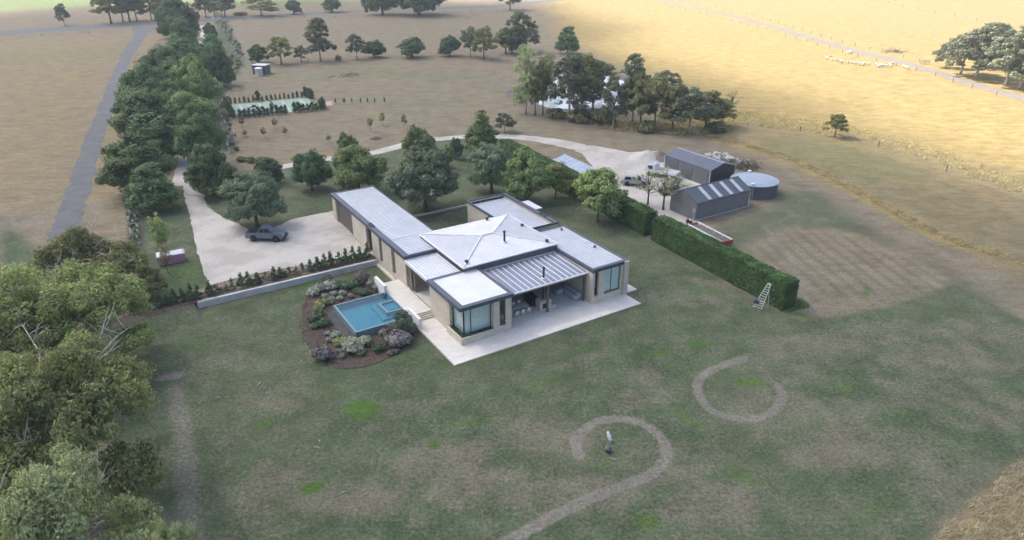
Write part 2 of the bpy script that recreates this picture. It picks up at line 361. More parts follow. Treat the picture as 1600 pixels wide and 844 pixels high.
def ground_mat():
    m, nd, lk = new_mat('ground_grass')
    o = N(nd, 'OutputMaterial'); b = N(nd, 'BsdfPrincipled', Roughness=0.95); b.inputs['Specular IOR Level'].default_value = 0.1
    lk.new(b.outputs[0], o.inputs[0]); co = coords(nd)
    a1 = N(nd, 'Attribute'); a1.attribute_name = 'tone'; a2 = N(nd, 'Attribute'); a2.attribute_name = 'tone_b'
    s1 = nd.new('ShaderNodeSeparateColor'); lk.new(a1.outputs['Color'], s1.inputs[0]); s2 = nd.new('ShaderNodeSeparateColor'); lk.new(a2.outputs['Color'], s2.inputs[0])
    lawn, lush, dry, bare = s1.outputs[0], s1.outputs[1], s1.outputs[2], a1.outputs['Alpha']
    damp, gold, stripe, pale = s2.outputs[0], s2.outputs[1], s2.outputs[2], a2.outputs['Alpha']
    def math2(op, x, y):
        n = nd.new('ShaderNodeMath'); n.operation = op
        for i, v in enumerate((x, y)):
            if isinstance(v, bpy.types.NodeSocket): lk.new(v, n.inputs[i])
            else: n.inputs[i].default_value = v
        return n.outputs[0]
    big = nz(nd, lk, 0.06, 4, 0.6, co); mid = nz(nd, lk, 0.42, 5, 0.65, co); fine = nz(nd, lk, 3.2, 6, 0.75, co); vfine = nz(nd, lk, 11.0, 4, 0.8, co)
    mp = N(nd, 'Mapping'); mp.inputs['Scale'].default_value = (0.35, 1.6, 1); mp.inputs['Rotation'].default_value = (0, 0, rad(12)); lk.new(co, mp.inputs[0])
    streak = nz(nd, lk, 0.6, 6, 0.7, mp.outputs[0])
    def jit(mask, amp=0.55, lo=0.3, hi=0.7):
        """break a soft mask up with grass-scale noise"""
        x = math2('ADD', mask, math2('MULTIPLY', math2('SUBTRACT', math2('ADD', math2('MULTIPLY', fine, 0.55), math2('MULTIPLY', mid, 0.45)), 0.5), amp*2))
        return ramp(nd, lk, x, lo, hi)
    tan = mixc(nd, lk, ramp(nd, lk, streak, 0.3, 0.7), (0.270, 0.214, 0.145), (0.190, 0.154, 0.108))
    tan = mixc(nd, lk, ramp(nd, lk, big, 0.4, 0.65, 0, 0.5), tan, (0.205, 0.188, 0.140))
    tan = mixc(nd, lk, ramp(nd, lk, nz(nd, lk, 1.1, 7, 0.8, mp.outputs[0]), 0.49, 0.62, 0, 0.55), tan, (0.150, 0.132, 0.096))
    tan = mixc(nd, lk, ramp(nd, lk, nz(nd, lk, 0.16, 6, 0.7, co), 0.52, 0.64, 0, 0.35), tan, (0.150, 0.150, 0.10))
    tan = mixc(nd, lk, math2('MULTIPLY', pale, 0.9), tan, (0.125, 0.165, 0.070))
    gcol = mixc(nd, lk, ramp(nd, lk, streak, 0.32, 0.68), (0.335, 0.258, 0.112), (0.235, 0.174, 0.072))
    gcol = mixc(nd, lk, ramp(nd, lk, nz(nd, lk, 0.9, 5, 0.75, mp.outputs[0]), 0.50, 0.62, 0, 0.6), gcol, (0.22, 0.16, 0.075))
    fld = mixc(nd, lk, gold, tan, gcol)
    dn = math2('ADD', math2('ADD', math2('MULTIPLY', fine, 0.75), math2('MULTIPLY', vfine, 0.5)), math2('ADD', math2('MULTIPLY', mid, 0.9), math2('MULTIPLY', dry, 0.31)))
    grn = mixc(nd, lk, ramp(nd, lk, big, 0.38, 0.62), (0.070, 0.100, 0.051), (0.096, 0.120, 0.066))
    law = mixc(nd, lk, ramp(nd, lk, dn, 0.97, 1.44), grn, (0.176, 0.158, 0.118))
    law = mixc(nd, lk, math2('MULTIPLY', pale, 0.8), law, (0.175, 0.178, 0.115))
    c = mixc(nd, lk, jit(lawn, 0.35), fld, law)
    # mown rows
    wv = N(nd, 'TexWave', Scale=0.155, Distortion=0.8, Detail=2.0); wv.wave_type = 'BANDS'; wv.bands_direction = 'X'
    mw = N(nd, 'Mapping'); mw.inputs['Rotation'].default_value = (0, 0, rad(-7)); lk.new(co, mw.inputs[0]); lk.new(mw.outputs[0], wv.inputs[0])
    rows = math2('MULTIPLY', ramp(nd, lk, wv.outputs[1], 0.45, 0.85), stripe)
    c = mixc(nd, lk, math2('MULTIPLY', rows, 0.40), c, (0.108, 0.116, 0.068))
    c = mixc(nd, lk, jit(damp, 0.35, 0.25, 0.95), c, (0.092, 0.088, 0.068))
    c = mixc(nd, lk, math2('MULTIPLY', jit(lush, 0.45, 0.12, 0.85), 0.9), c, (0.074, 0.135, 0.026))
    c = mixc(nd, lk, math2('MULTIPLY', jit(bare, 0.3, 0.2, 0.7), 0.92), c, (0.212, 0.190, 0.162))
    # drier and thicker growth at the scale of metres
    v2 = nd.new('ShaderNodeMapRange'); lk.new(nz(nd, lk, 0.24, 9, 0.78, co), v2.inputs[0]); v2.inputs[1].default_value = 0.36; v2.inputs[2].default_value = 0.64; v2.inputs[3].default_value = 0.80; v2.inputs[4].default_value = 1.20
    h2 = N(nd, 'HueSaturation'); lk.new(c, h2.inputs['Color']); lk.new(v2.outputs[0], h2.inputs['Value']); c = h2.outputs[0]
    # blade-scale speckle
    sp = nd.new('ShaderNodeMapRange'); lk.new(math2('ADD', math2('MULTIPLY', vfine, 0.5), math2('MULTIPLY', fine, 0.5)), sp.inputs[0])
    sp.inputs[1].default_value = 0.38; sp.inputs[2].default_value = 0.62; sp.inputs[3].default_value = 0.52; sp.inputs[4].default_value = 1.48
    hs = N(nd, 'HueSaturation'); lk.new(c, hs.inputs['Color']); lk.new(sp.outputs[0], hs.inputs['Value'])
    lk.new(hs.outputs[0], b.inputs['Base Color'])
    bp = N(nd, 'Bump', Strength=0.75, Distance=0.10); lk.new(math2('ADD', fine, math2('MULTIPLY', vfine, 0.5)), bp.inputs['Height']); lk.new(bp.outputs[0], b.inputs['Normal'])
    return m
gm = np_mesh('ground', np.stack([XX, YY, ZZ], -1).reshape(-1, 3), quads, ground_mat(), True)
for nm, arr in (('tone', tone), ('tone_b', tone2)):
    at = gm.attributes.new(nm, 'FLOAT_COLOR', 'POINT'); at.data.foreach_set('color', np.ascontiguousarray(arr, np.float32).ravel())
tag(link('ground', gm), kind='structure')

# ------------------------------------------------------------------ the cloud overhead (above and behind the view) that shades the garden
def cloud():
    alt = 460.0; off = (SUN_V.x/SUN_V.z*alt, SUN_V.y/SUN_V.z*alt)
    P = [(20,470),(42,330),(52,235),(62,175),(80,140),(112,112),(170,80),(280,10),(340,-200),(0,-420),(-380,-260),(-480,100),(-420,330),(-230,470),(-100,500)]
    st = 14.0; xs = np.arange(-540, 400, st); ys = np.arange(-480, 560, st); X, Y = np.meshgrid(xs, ys)
    d = np.full(X.shape, 1e9)
    for i in range(len(P)):
        ax, ay = P[i]; bx, by = P[(i+1) % len(P)]; vx, vy = bx-ax, by-ay
        t = np.clip(((X-ax)*vx+(Y-ay)*vy)/(vx*vx+vy*vy), 0, 1); d = np.minimum(d, np.hypot(X-ax-t*vx, Y-ay-t*vy))
    s = np.where(inside(P, X, Y), d, -d)
    nn = np.array([[mnoise.fractal(Vector((x*0.012, y*0.012, 3.0)), 1.0, 2.0, 4) for x in xs] for y in ys])
    s = s + nn*16
    den = 0.74*sm(s, -26, 40); keep = s > -30
    thick = 34*np.sqrt(np.clip((s+30)/120, 0, 1))*(1+0.35*nn)
    nvv = X.size; id0 = np.arange(nvv).reshape(X.shape)
    top = np.stack([X+off[0], Y+off[1], alt+thick*1.2+0.5], -1).reshape(-1, 3); bot = np.stack([X+off[0], Y+off[1], alt-thick*0.5-0.5], -1).reshape(-1, 3)
    kq = keep[:-1,:-1] & keep[:-1,1:] & keep[1:,1:] & keep[1:,:-1]
    q = np.stack([id0[:-1,:-1], id0[:-1,1:], id0[1:,1:], id0[1:,:-1]], -1)[kq]
    edges = {}
    for f in q:
        for i in range(4):
            a, b = f[i], f[(i+1) % 4]
            if (b, a) in edges: del edges[(b, a)]
            else: edges[(a, b)] = 1
    side = np.array([(b, a, a+nvv, b+nvv) for a, b in edges], int)
    faces = np.concatenate([q, q[:, ::-1]+nvv, side]); verts = np.concatenate([top, bot])
    used = np.unique(faces); mp = np.full(len(verts), -1); mp[used] = np.arange(len(used))
    m, nd, lk = new_mat('cloud_vapour')
    o = N(nd, 'OutputMaterial'); tp = N(nd, 'BsdfTransparent'); tl = N(nd, 'BsdfTranslucent', Color=(0.97,0.97,0.97,1)); df = N(nd, 'BsdfDiffuse', Color=(0.95,0.95,0.95,1))
    m1 = N(nd, 'MixShader'); m1.inputs[0].default_value = 0.10; lk.new(tl.outputs[0], m1.inputs[1]); lk.new(df.outputs[0], m1.inputs[2])
    m2 = N(nd, 'MixShader'); at = N(nd, 'Attribute'); at.attribute_name = 'cover'; lk.new(at.outputs['Fac'], m2.inputs[0])
    lk.new(tp.outputs[0], m2.inputs[1]); lk.new(m1.outputs[0], m2.inputs[2]); lk.new(m2.outputs[0], o.inputs[0])
    me = np_mesh('cloud', verts[used], mp[faces], m, True)
    a = me.attributes.new('cover', 'FLOAT', 'POINT'); a.data.foreach_set('value', np.concatenate([den.ravel(), den.ravel()])[used].astype(np.float32))
    tag(link('cloud', me), kind='structure')
cloud()

# ------------------------------------------------------------------ sheets: gravel, drives, roads, water
def sheet(name, poly, mat, lift=0.03, step=1.2, jitter=0.0, zfun=None, kind='structure'):
    """a flat area draped on the ground, triangulated inside its outline"""
    P = []
    n = len(poly)
    for i in range(n):
        a = np.array(poly[i]); b = np.array(poly[(i+1) % n]); k = max(1, int(np.hypot(*(b-a))/step))
        for j in range(k): P.append(a+(b-a)*j/k)
    if jitter:
        P = [p+np.array((mnoise.noise(Vector((p[0]*1.3, p[1]*1.3, 0))), mnoise.noise(Vector((p[0]*1.3, p[1]*1.3, 9))))) * jitter for p in P]
    P = np.array(P); n = len(P)
    xs = np.arange(P[:,0].min(), P[:,0].max(), step*2); ys = np.arange(P[:,1].min(), P[:,1].max(), step*2); X, Y = np.meshgrid(xs, ys)
    k = inside([tuple(p) for p in P], X, Y)
    pts = [Vector(p) for p in P] + [Vector((x, y)) for x, y in zip(X[k], Y[k])]
    v, e, f, *_ = delaunay_2d_cdt(pts, [], [list(range(n))], 1, 1e-4)
    zf = zfun or TXY
    me = bpy.data.meshes.new(name); me.from_pydata([(p.x, p.y, zf(p.x, p.y)+lift) for p in v], [], f); me.update(); me.materials.append(mat); me.shade_smooth()
    return tag(link(name, me), kind=kind)
def strip(name, pts, widths, mat, lift=0.03, jitter=0.0, smooth_k=8):
    """a road or track along a centre line of ground points"""
    L = smooth_path(pts, smooth_k); n = len(L)
    if not hasattr(widths, '__len__'): widths = [widths]*len(pts)
    ww = np.interp(np.linspace(0, 1, n), np.linspace(0, 1, len(widths)), widths)
    V = []; F = []; K = 6
    for i, p in enumerate(L):
        a = np.array(L[max(i-1, 0)]); b = np.array(L[min(i+1, n-1)]); d = (b-a)/np.hypot(*(b-a)); nrm = np.array((-d[1], d[0]))
        for k in range(K+1):
            t = (k/K-0.5)*ww[i]
            if k in (0, K) and jitter: t += mnoise.noise(Vector((p[0]*0.7, p[1]*0.7, k)))*jitter
            q = np.array(p)+nrm*t; V.append((q[0], q[1], TXY(*q)+lift))
        if i:
            o = (i-1)*(K+1)
            F += [(o+k+1, o+k, o+K+1+k, o+K+2+k) for k in range(K)]
    me = bpy.data.meshes.new(name); me.from_pydata(V, [], F); me.update(); me.materials.append(mat); me.shade_smooth()
    return tag(link(name, me), kind='structure')
M = {}
M['gravel'] = surf('pale_gravel', (0.50,0.465,0.43), (0.395,0.365,0.335), 0.95, 0.22, bump=0.7, bscale=9, spots=((0.31,0.28,0.25), 5.0, 0.57), lo=0.42, hi=0.60)
M['track'] = surf('grey_track', (0.135,0.137,0.145), (0.105,0.106,0.112), 0.95, 0.35, bump=0.4, bscale=6, spots=((0.19,0.175,0.155), 0.8, 0.62))
M['lane'] = surf('dusty_lane', (0.20,0.175,0.155), (0.165,0.145,0.128), 0.95, 0.3, bump=0.4, bscale=6, spots=((0.30,0.235,0.14), 0.5, 0.58))
M['mulch'] = surf('bark_mulch', (0.105,0.074,0.058), (0.062,0.044,0.036), 0.95, 3.0, bump=1.0, bscale=14, spots=((0.19,0.13,0.10), 6.0, 0.60))
sheet('forecourt', wp([(287,285),(300,280),(318,302),(322,322),(345,338),(375,352),(393,361),(440,352),(452,344),(480,338),(521,330),(560,378),(600,405)]) + [W(2.6,28.7)[:2]] + wp([(560,397),(460,417),(380,432),(326,446),(310,400),(296,335),(287,305)]), M['gravel'], 0.03, 1.0, 0.25)
strip('avenue_drive', wp([(290,290),(297,262),(303,225),(309,190),(314,150),(320,110),(321,80),(318,58),(314,40)]), 5.0, M['gravel'], 0.02, 0.3)
strip('garden_path', wp([(405,268),(450,259),(500,250),(560,243),(600,235),(650,222),(700,216),(750,213),(800,214),(850,219),(905,230)]), [2.6,2.8,3,3,3,3,3,3.2,3.6,4.2,5], M['gravel'], 0.02, 0.25)
sheet('shed_yard', wp([(895,226),(930,228),(985,238),(1030,236),(1045,245),(1110,284),(1088,305),(1050,318),(1048,328),(1088,345),(1100,352),(1060,352),(1020,340),(985,310),(945,285),(928,272),(922,255),(908,240),(890,230)]), M['gravel'], 0.03, 1.5, 0.4)
strip('farm_track', wp([(95,375),(108,338),(122,300),(140,240),(160,185),(180,128),(200,85),(218,58),(228,42)]), [3.6,3.6,3.5,3.5,3.6,3.8,4.2,5.2,11], M['track'], 0.02, 0.9)
strip('country_road', wp([(-300,75),(-120,62),(0,53),(60,47),(120,44),(180,40),(240,37),(300,33),(370,29),(450,24),(530,19),(600,16),(680,13),(760,10),(850,2),(960,-8)]), [19,19,19,18,18,16,15,13,12,11,11,11,11,11,11,11], M['track'], 0.035, 0.6)
strip('farm_lane', wp([(960,-12),(1040,2),(1100,15),(1180,34),(1262,58),(1330,78),(1400,95),(1460,112),(1520,132),(1600,154),(1800,205)]), 5.0, M['lane'], 0.03, 0.8)

# ================================================================== HOUSE (built in its own frame: u to the right, v away from the lawn)
def stone_mat(name, c1, c2, cm, w=0.9, h=0.19, rough=0.85):
    m, nd, lk = new_mat(name)
    o = N(nd, 'OutputMaterial'); b = N(nd, 'BsdfPrincipled', Roughness=rough); b.inputs['Specular IOR Level'].default_value = 0.25; lk.new(b.outputs[0], o.inputs[0])
    co = coords(nd); sx = nd.new('ShaderNodeSeparateXYZ'); lk.new(co, sx.inputs[0])
    ad = nd.new('ShaderNodeMath'); ad.operation = 'ADD'; lk.new(sx.outputs[0], ad.inputs[0]); lk.new(sx.outputs[1], ad.inputs[1])
    cb = nd.new('ShaderNodeCombineXYZ'); lk.new(ad.outputs[0], cb.inputs[0]); lk.new(sx.outputs[2], cb.inputs[1])
    br = N(nd, 'TexBrick'); lk.new(cb.outputs[0], br.inputs[0]); br.inputs['Scale'].default_value = 1.0
    br.inputs['Brick Width'].default_value = w; br.inputs['Row Height'].default_value = h; br.inputs['Mortar Size'].default_value = 0.008
    br.inputs['Color1'].default_value = (*c1, 1); br.inputs['Color2'].default_value = (*c2, 1); br.inputs['Mortar'].default_value = (*cm, 1)
    st = mixc(nd, lk, ramp(nd, lk, nz(nd, lk, 0.9, 5, 0.7, co), 0.35, 0.75, 0, 0.45), br.outputs[0], tuple(x*0.72 for x in c2))
    lk.new(st, b.inputs['Base Color'])
    bp = N(nd, 'Bump', Strength=0.4, Distance=0.02); lk.new(br.outputs[1], bp.inputs['Height']); bp.invert = True; lk.new(bp.outputs[0], b.inputs['Normal'])
    return m
def paving_mat():
    m, nd, lk = new_mat('travertine_paving')
    o = N(nd, 'OutputMaterial'); b = N(nd, 'BsdfPrincipled', Roughness=0.7); b.inputs['Specular IOR Level'].default_value = 0.3; lk.new(b.outputs[0], o.inputs[0]); co = coords(nd)
    br = N(nd, 'TexBrick'); lk.new(co, br.inputs[0]); br.inputs['Scale'].default_value = 1.0; br.inputs['Brick Width'].default_value = 0.9; br.inputs['Row Height'].default_value = 0.45
    br.inputs['Mortar Size'].default_value = 0.006; br.inputs['Color1'].default_value = (0.72,0.675,0.63,1); br.inputs['Color2'].default_value = (0.63,0.59,0.55,1); br.inputs['Mortar'].default_value = (0.42,0.39,0.35,1)
    st = mixc(nd, lk, ramp(nd, lk, nz(nd, lk, 0.7, 5, 0.7, co), 0.4, 0.75, 0, 0.5), br.outputs[0], (0.56,0.53,0.50))
    lk.new(st, b.inputs['Base Color']); return m
def two_sided_ior(nd, lk, fr, ior):
    """the same reflectance from either side of a thin sheet"""
    ge = nd.new('ShaderNodeNewGeometry'); mr = nd.new('ShaderNodeMapRange'); lk.new(ge.outputs['Backfacing'], mr.inputs[0])
    mr.inputs[3].default_value = ior; mr.inputs[4].default_value = 1/ior; lk.new(mr.outputs[0], fr.inputs['IOR'])
def glass_mat(name, tint, alpha=0.5):
    """window glass: a tinted see-through pane with a clear reflection"""
    m, nd, lk = new_mat(name)
    o = N(nd, 'OutputMaterial'); t = N(nd, 'BsdfTransparent', Color=(*tint, 1)); g = N(nd, 'BsdfGlossy', Roughness=0.02); fr = N(nd, 'Fresnel'); two_sided_ior(nd, lk, fr, 1.6)
    mx = N(nd, 'MixShader'); lk.new(fr.outputs[0], mx.inputs[0]); lk.new(t.outputs[0], mx.inputs[1]); lk.new(g.outputs[0], mx.inputs[2]); lk.new(mx.outputs[0], o.inputs[0])
    return m
M['stone'] = stone_mat('cream_stone', (0.66,0.58,0.485), (0.585,0.51,0.42), (0.46,0.395,0.325))
M['render'] = surf('white_render', (0.80,0.79,0.77), (0.72,0.71,0.69), 0.8, 1.2)
M['pave'] = paving_mat()
M['slate'] = surf('slate_grey_metal', (0.085,0.098,0.130), (0.070,0.080,0.106), 0.45, 0.8, metal=0.2)
M['roof'] = surf('pale_grey_roof', (0.68,0.69,0.73), (0.61,0.62,0.66), 0.42, 0.6, metal=0.15)
M['roofrib'] = surf('roof_rib_metal', (0.50,0.515,0.57), (0.45,0.465,0.52), 0.42, 0.6, metal=0.15)
M['roofw'] = surf('white_roof', (0.70,0.70,0.72), (0.63,0.63,0.66), 0.5, 0.5)
M['white'] = surf('white_paint', (0.80,0.80,0.81), (0.72,0.72,0.73), 0.45, 2.0)
M['clad'] = surf('charcoal_cladding', (0.145,0.145,0.152), (0.120,0.120,0.126), 0.6, 2.0)
M['taupe'] = surf('taupe_metal', (0.135,0.115,0.100), (0.115,0.098,0.086), 0.5, 1.0)
M['dark'] = surf('black_metal', (0.022,0.023,0.026), (0.016,0.017,0.02), 0.4, 3.0)
M['porchroof'] = surf('blue_grey_roof', (0.26,0.285,0.355), (0.215,0.235,0.30), 0.35, 0.7, metal=0.3)
M['glass'] = glass_mat('window_glass', (0.93,0.98,0.965))
M['curtain'] = surf('sheer_curtain', (0.84,0.87,0.87), (0.76,0.80,0.80), 0.9, 3.0)
M['inter'] = surf('interior_plaster', (0.55,0.52,0.48), (0.5,0.47,0.43), 0.9, 1.0)
M['timber'] = surf('oak_floor', (0.26,0.19,0.13), (0.22,0.16,0.11), 0.6, 2.0)

house = empty('house', (OX, OY, 0), 'pale stone house with flat parapet roofs around a raised hip roof', 'house', YAW)
Z0, Z1 = 0.15, 0.78
def H(name, mat, *boxes, bevel=0.0, parent=None): return B(name, M[mat], parent or house, *boxes, bevel=bevel)
def ribs(u0, u1, v0, v1, z, pitch, along, parent, mat='roofrib', w=0.05, h=0.045):
    m = MB()
    if along == 'u':
        for v in np.arange(v0+pitch*0.6, v1-0.05, pitch): m.box(u0, u1, v, v+w, z, z+h)
    else:
        for u in np.arange(u0+pitch*0.6, u1-0.05, pitch): m.box(u, u+w, v0, v1, z, z+h)
    return tag(m.build('roof_ribs', M[mat], parent), kind='stuff')
def flat_roof(u0, u1, v0, v1, zt, l, r, f, b, deck='roof', along='u', pitch=0.42, drop=0.12, fas=0.42, cop='slate', rib=True):
    c = H('roof_coping', cop, (u0,u1,v0,v0+f,zt-fas,zt), (u0,u1,v1-b,v1,zt-fas,zt), (u0,u0+l,v0+f,v1-b,zt-fas,zt), (u1-r,u1,v0+f,v1-b,zt-fas,zt))
    d = H('roof_deck', deck, (u0+l,u1-r,v0+f,v1-b,zt-drop-0.2,zt-drop))
    if rib: ribs(u0+l+.03, u1-r-.03, v0+f+.03, v1-b-.03, zt-drop, pitch, along, d)
    # a bright gutter flashing round the deck
    g = 0.07; z = zt-drop
    H('gutter_flashing', 'white', (u0+l+.01,u1-r-.01,v0+f+.01,v0+f+g,z+.002,z+.06), (u0+l+.01,u1-r-.01,v1-b-g,v1-b-.01,z+.002,z+.06), (u1-r-g,u1-r-.01,v0+f+g,v1-b-g,z+.002,z+.06), parent=d)
    return c, d
def window(u0, u1, v, z0, z1, mull=(), depth=0.07, curtain=True, face='v', pane_gap=0.0, cur=0.12, cur_rng=None):
    """aluminium window in a wall that faces -v (face 'v') or -u (face 'u'); mull: positions of the upright bars"""
    fr = MB(); t = 0.06
    S = (lambda a,b,c,d,e,f: (a,b,c,d,e,f)) if face == 'v' else (lambda a,b,c,d,e,f: (c,d,a,b,e,f))
    for bx in ((u0,u1,v,v+depth,z0,z0+t), (u0,u1,v,v+depth,z1-t,z1), (u0,u0+t,v,v+depth,z0+t,z1-t), (u1-t,u1,v,v+depth,z0+t,z1-t)): fr.box(*S(*bx))
    o = fr.build('window_frame', M['dark'], house)
    xs = [u0+t] + [x for m_ in mull for x in (m_-0.025, m_+0.025)] + [u1-t]
    for m_ in mull: MB().box(*S(m_-0.025, m_+0.025, v, v+depth, z0+t, z1-t)).build('mullion', M['dark'], o)
    for i in range(0, len(xs), 2): MB().box(*S(xs[i], xs[i+1], v+depth*0.4, v+depth*0.4+0.012, z0+t, z1-t)).build('pane', M['glass'], o)
    if curtain:
        a, b = cur_rng or (u0, u1)
        n = max(6, int((b-a)/0.09)); m = MB(); L = []
        for i in range(n+1): L.append((a+(b-a)*i/n, v+cur+(0.045 if i % 2 else -0.045)))
        vs = [S(x,x,y,y,z0+.03,z0+.03) for x,y in L]; vs = [(q[0],q[2],z) for q in vs for z in (z0+.03, z1-.05)]
        m.add(vs, [(2*i,2*i+2,2*i+3,2*i+1) for i in range(n)]); m.build('curtain', M['curtain'], o)
    return o
# ---- floors and terraces
H('floor_slab', 'timber', (2.95,8.3,3.9,10.5,0.0,0.86), (20.25,24.8,3.45,15.6,0.0,0.86), (7.6,20.0,10.95,22.0,0.0,0.80), (3.1,8.8,18.1,44.0,0.3,0.8))
patio = empty('patio', (OX, OY, 0), 'pale stone patio wrapping the front corner of the house', 'patio', YAW)
PP = MB().prism([(0,0),(25.05,0),(25.05,3.04),(27.1,3.06),(27.1,4.95),(25.2,4.95),(25.2,3.2),(20.2,3.2),(20.2,10.7),(8.5,10.7),(8.5,3.2),(2.62,3.2),(2.62,10.05),(0.0,10.05)], -0.1, Z0)
PP.build('paving', M['pave'], patio)
B('paving_edge', M['stone'], patio, (-0.04,25.09,-0.04,-0.003,-0.1,Z0-0.03), (-0.04,-0.003,0.0,8.4,-0.1,Z0-0.03))
terr = empty('pool_terrace', (OX, OY, 0), 'raised stone terrace between the pool and the house', 'terrace', YAW)
B('paving', M['pave'], terr, (0.02,2.66,10.98,20.1,0.0,Z1), (2.66,7.4,10.98,17.66,0.0,Z1-0.004))
for i in range(4): B('step', M['pave'] if i % 2 else M['stone'], terr, (0.36,2.58,10.06+0.23*i,10.98,Z0+0.004+(Z1-Z0)*i/4*0.98,Z0+(Z1-Z0)*(i+1)/4*0.98))
for k, (a, b, z0, z1, lab) in enumerate(((8.45,11.5,0.0,1.40,'white rendered wall at the steps between pool and patio'), (17.4,20.5,0.0,1.75,'white rendered wall at the far end of the pool terrace'))):
    w = MB().box(-0.02 if k else 0.02, 0.33, a, b, z0, z1).build('garden_wall', M['render'], None, (OX,OY,0), YAW, bevel=0.015)
    if k: w.location = W(-0.36, 0, 0)
    tag(w, lab, 'wall')
# ---- west block
H('stone_wall', 'stone', (2.6,2.9,6.4,10.9,Z0,4.2)); H('stone_wall', 'stone', (2.9,8.4,10.6,10.9,Z0,4.2)); H('stone_wall', 'stone', (8.4,8.72,3.42,10.7,Z0,4.2))
H('stone_pier', 'stone', (6.42,7.2,3.0,3.8,Z0,4.2)); H('stone_pier', 'stone', (7.98,8.72,3.0,3.42,Z0,4.2)); H('window_sill', 'stone', (7.2,7.98,3.0,3.42,Z0,0.98)); H('stone_pier', 'stone', (2.62,3.0,6.05,6.4,0.3,4.2))
H('planter_wall', 'stone', (2.35,6.42,2.88,3.08,Z0,0.93)); H('planter_wall', 'stone', (2.35,2.55,3.08,6.4,Z0,0.93))
H('planter_soil', 'dark', (2.55,6.42,3.08,3.55,Z0,0.80), (2.55,3.02,3.55,6.4,Z0,0.80))
window(3.1, 6.42, 3.62, 0.86, 4.2, (3.95,)); window(3.62+.08, 6.05, 3.04, 0.86, 4.2, (), face='u'); H('corner_post', 'dark', (3.03,3.1,3.6,3.68,0.86,4.2))
window(7.2, 7.98, 3.2, 0.98, 4.2, (), curtain=False); H('transom', 'dark', (7.26,7.92,3.21,3.26,2.25,2.31))
flat_roof(2.3, 9.0, 2.92, 11.0, 4.62, .62, .42, .55, .35, deck='roofw', rib=False)
H('roof_soffit', 'white', (2.5,8.9,3.1,10.85,4.2,4.22))
# ---- breezeway between west block and garage wing
H('breezeway_wall', 'stone', (7.1,7.4,10.98,17.66,Z1,4.1)); H('door_track', 'dark', (2.68,2.76,11.2,17.0,Z1,Z1+0.02))
H('sliding_door', 'taupe', (2.8,2.86,16.2,17.5,Z1+.02,4.0)); H('sliding_door', 'taupe', (2.92,2.98,15.6,17.0,Z1+.02,4.0))
flat_roof(2.55, 6.85, 11.02, 17.62, 4.42, .14, .10, .10, .10, deck='roof', along='v', pitch=0.4, drop=0.05, fas=0.36, cop='white')
H('soffit', 'white', (2.6,7.1,11.05,17.6,4.04,4.06))
# ---- garage wing
for a, b in ((17.7,21.0),(22.1,25.15),(26.15,28.7),(30.7,36.1),(42.95,44.4)): H('stone_wall', 'stone', (2.7,3.05,a,b,0.0 if a < 27 else 0.7,4.42))
H('stone_wall', 'stone', (3.05,9.2,44.05,44.4,0.6,4.42)); H('stone_wall', 'stone', (8.85,9.2,17.7,44.05,0.6,4.42)); H('stone_wall', 'stone', (3.05,8.85,17.7,18.0,0.0,4.42))
H('stone_ledge', 'stone', (2.32,2.69,17.75,26.85,0.0,0.28))
for a, b in ((21.0,22.1),(25.15,26.15)):
    H('slot_window', 'taupe', (2.98,3.03,a,b,0.8,4.42)); H('sill', 'stone', (2.72,3.05,a,b,0.3,0.8))
H('entry_recess', 'taupe', (3.9,3.96,28.7,30.7,0.8,4.42), (3.05,3.9,28.66,28.7,0.8,4.42), (3.05,3.9,30.7,30.74,0.8,4.42)); d = H('entry_door', 'timber', (3.84,3.9,29.1,30.2,0.82,3.2)); H('handle', 'dark', (3.78,3.84,29.2,29.24,1.6,2.2), parent=d)
gd = H('garage_door', 'taupe', (3.0,3.05,36.1,42.95,0.8,4.42))
for k in range(12): H('door_panel', 'taupe', (2.955,3.0,36.13+k*0.568,36.13+k*0.568+0.53,0.84,4.40), parent=gd)
flat_roof(2.55, 9.35, 17.62, 44.5, 4.86, .72, .22, .28, .30, deck='roof', along='u', pitch=0.44)
H('roof_flashing', 'white', (3.28,9.1,23.45,23.62,4.745,4.83))
for v in (28.5, 29.1, 29.7): H('roof_vent', 'slate', (2.75,3.30,v,v+0.22,4.862,4.98))
# ---- raised middle with the hip roof
zc = 5.0
H('clerestory_wall', 'clad', (6.92,20.18,10.62,22.38,3.3,zc))
m = MB()
for u in np.arange(6.95, 20.15, 0.22): m.box(u, u+0.07, 10.56, 10.617, 3.6, zc-.005)
for v in np.arange(10.65, 22.3, 0.22): m.box(6.86, 6.917, v, v+0.07, 4.0, zc-.005); m.box(20.183, 20.24, v, v+0.07, 4.0, zc-.005)
tag(m.build('cladding_battens', M['clad'], house), kind='stuff')
H('eave_gutter', 'white', (6.8,20.3,10.5,10.66,zc,zc+.15), (6.8,20.3,22.34,22.5,zc,zc+.15), (6.8,6.96,10.66,22.34,zc,zc+.15), (20.14,20.3,10.66,22.34,zc,zc+.15)); H('eave_soffit', 'clad', (6.96,20.14,10.66,22.34,zc-.02,zc+.06))
c4 = [(6.98,10.68),(20.12,10.68),(20.12,22.32),(6.98,22.32)]; ra, rb, zr = (12.75,16.5), (14.35,16.5), 5.72; ze = zc+0.14
facets = ((c4[0],c4[1],rb,ra),(c4[1],c4[2],rb),(c4[2],c4[3],ra,rb),(c4[3],c4[0],ra))
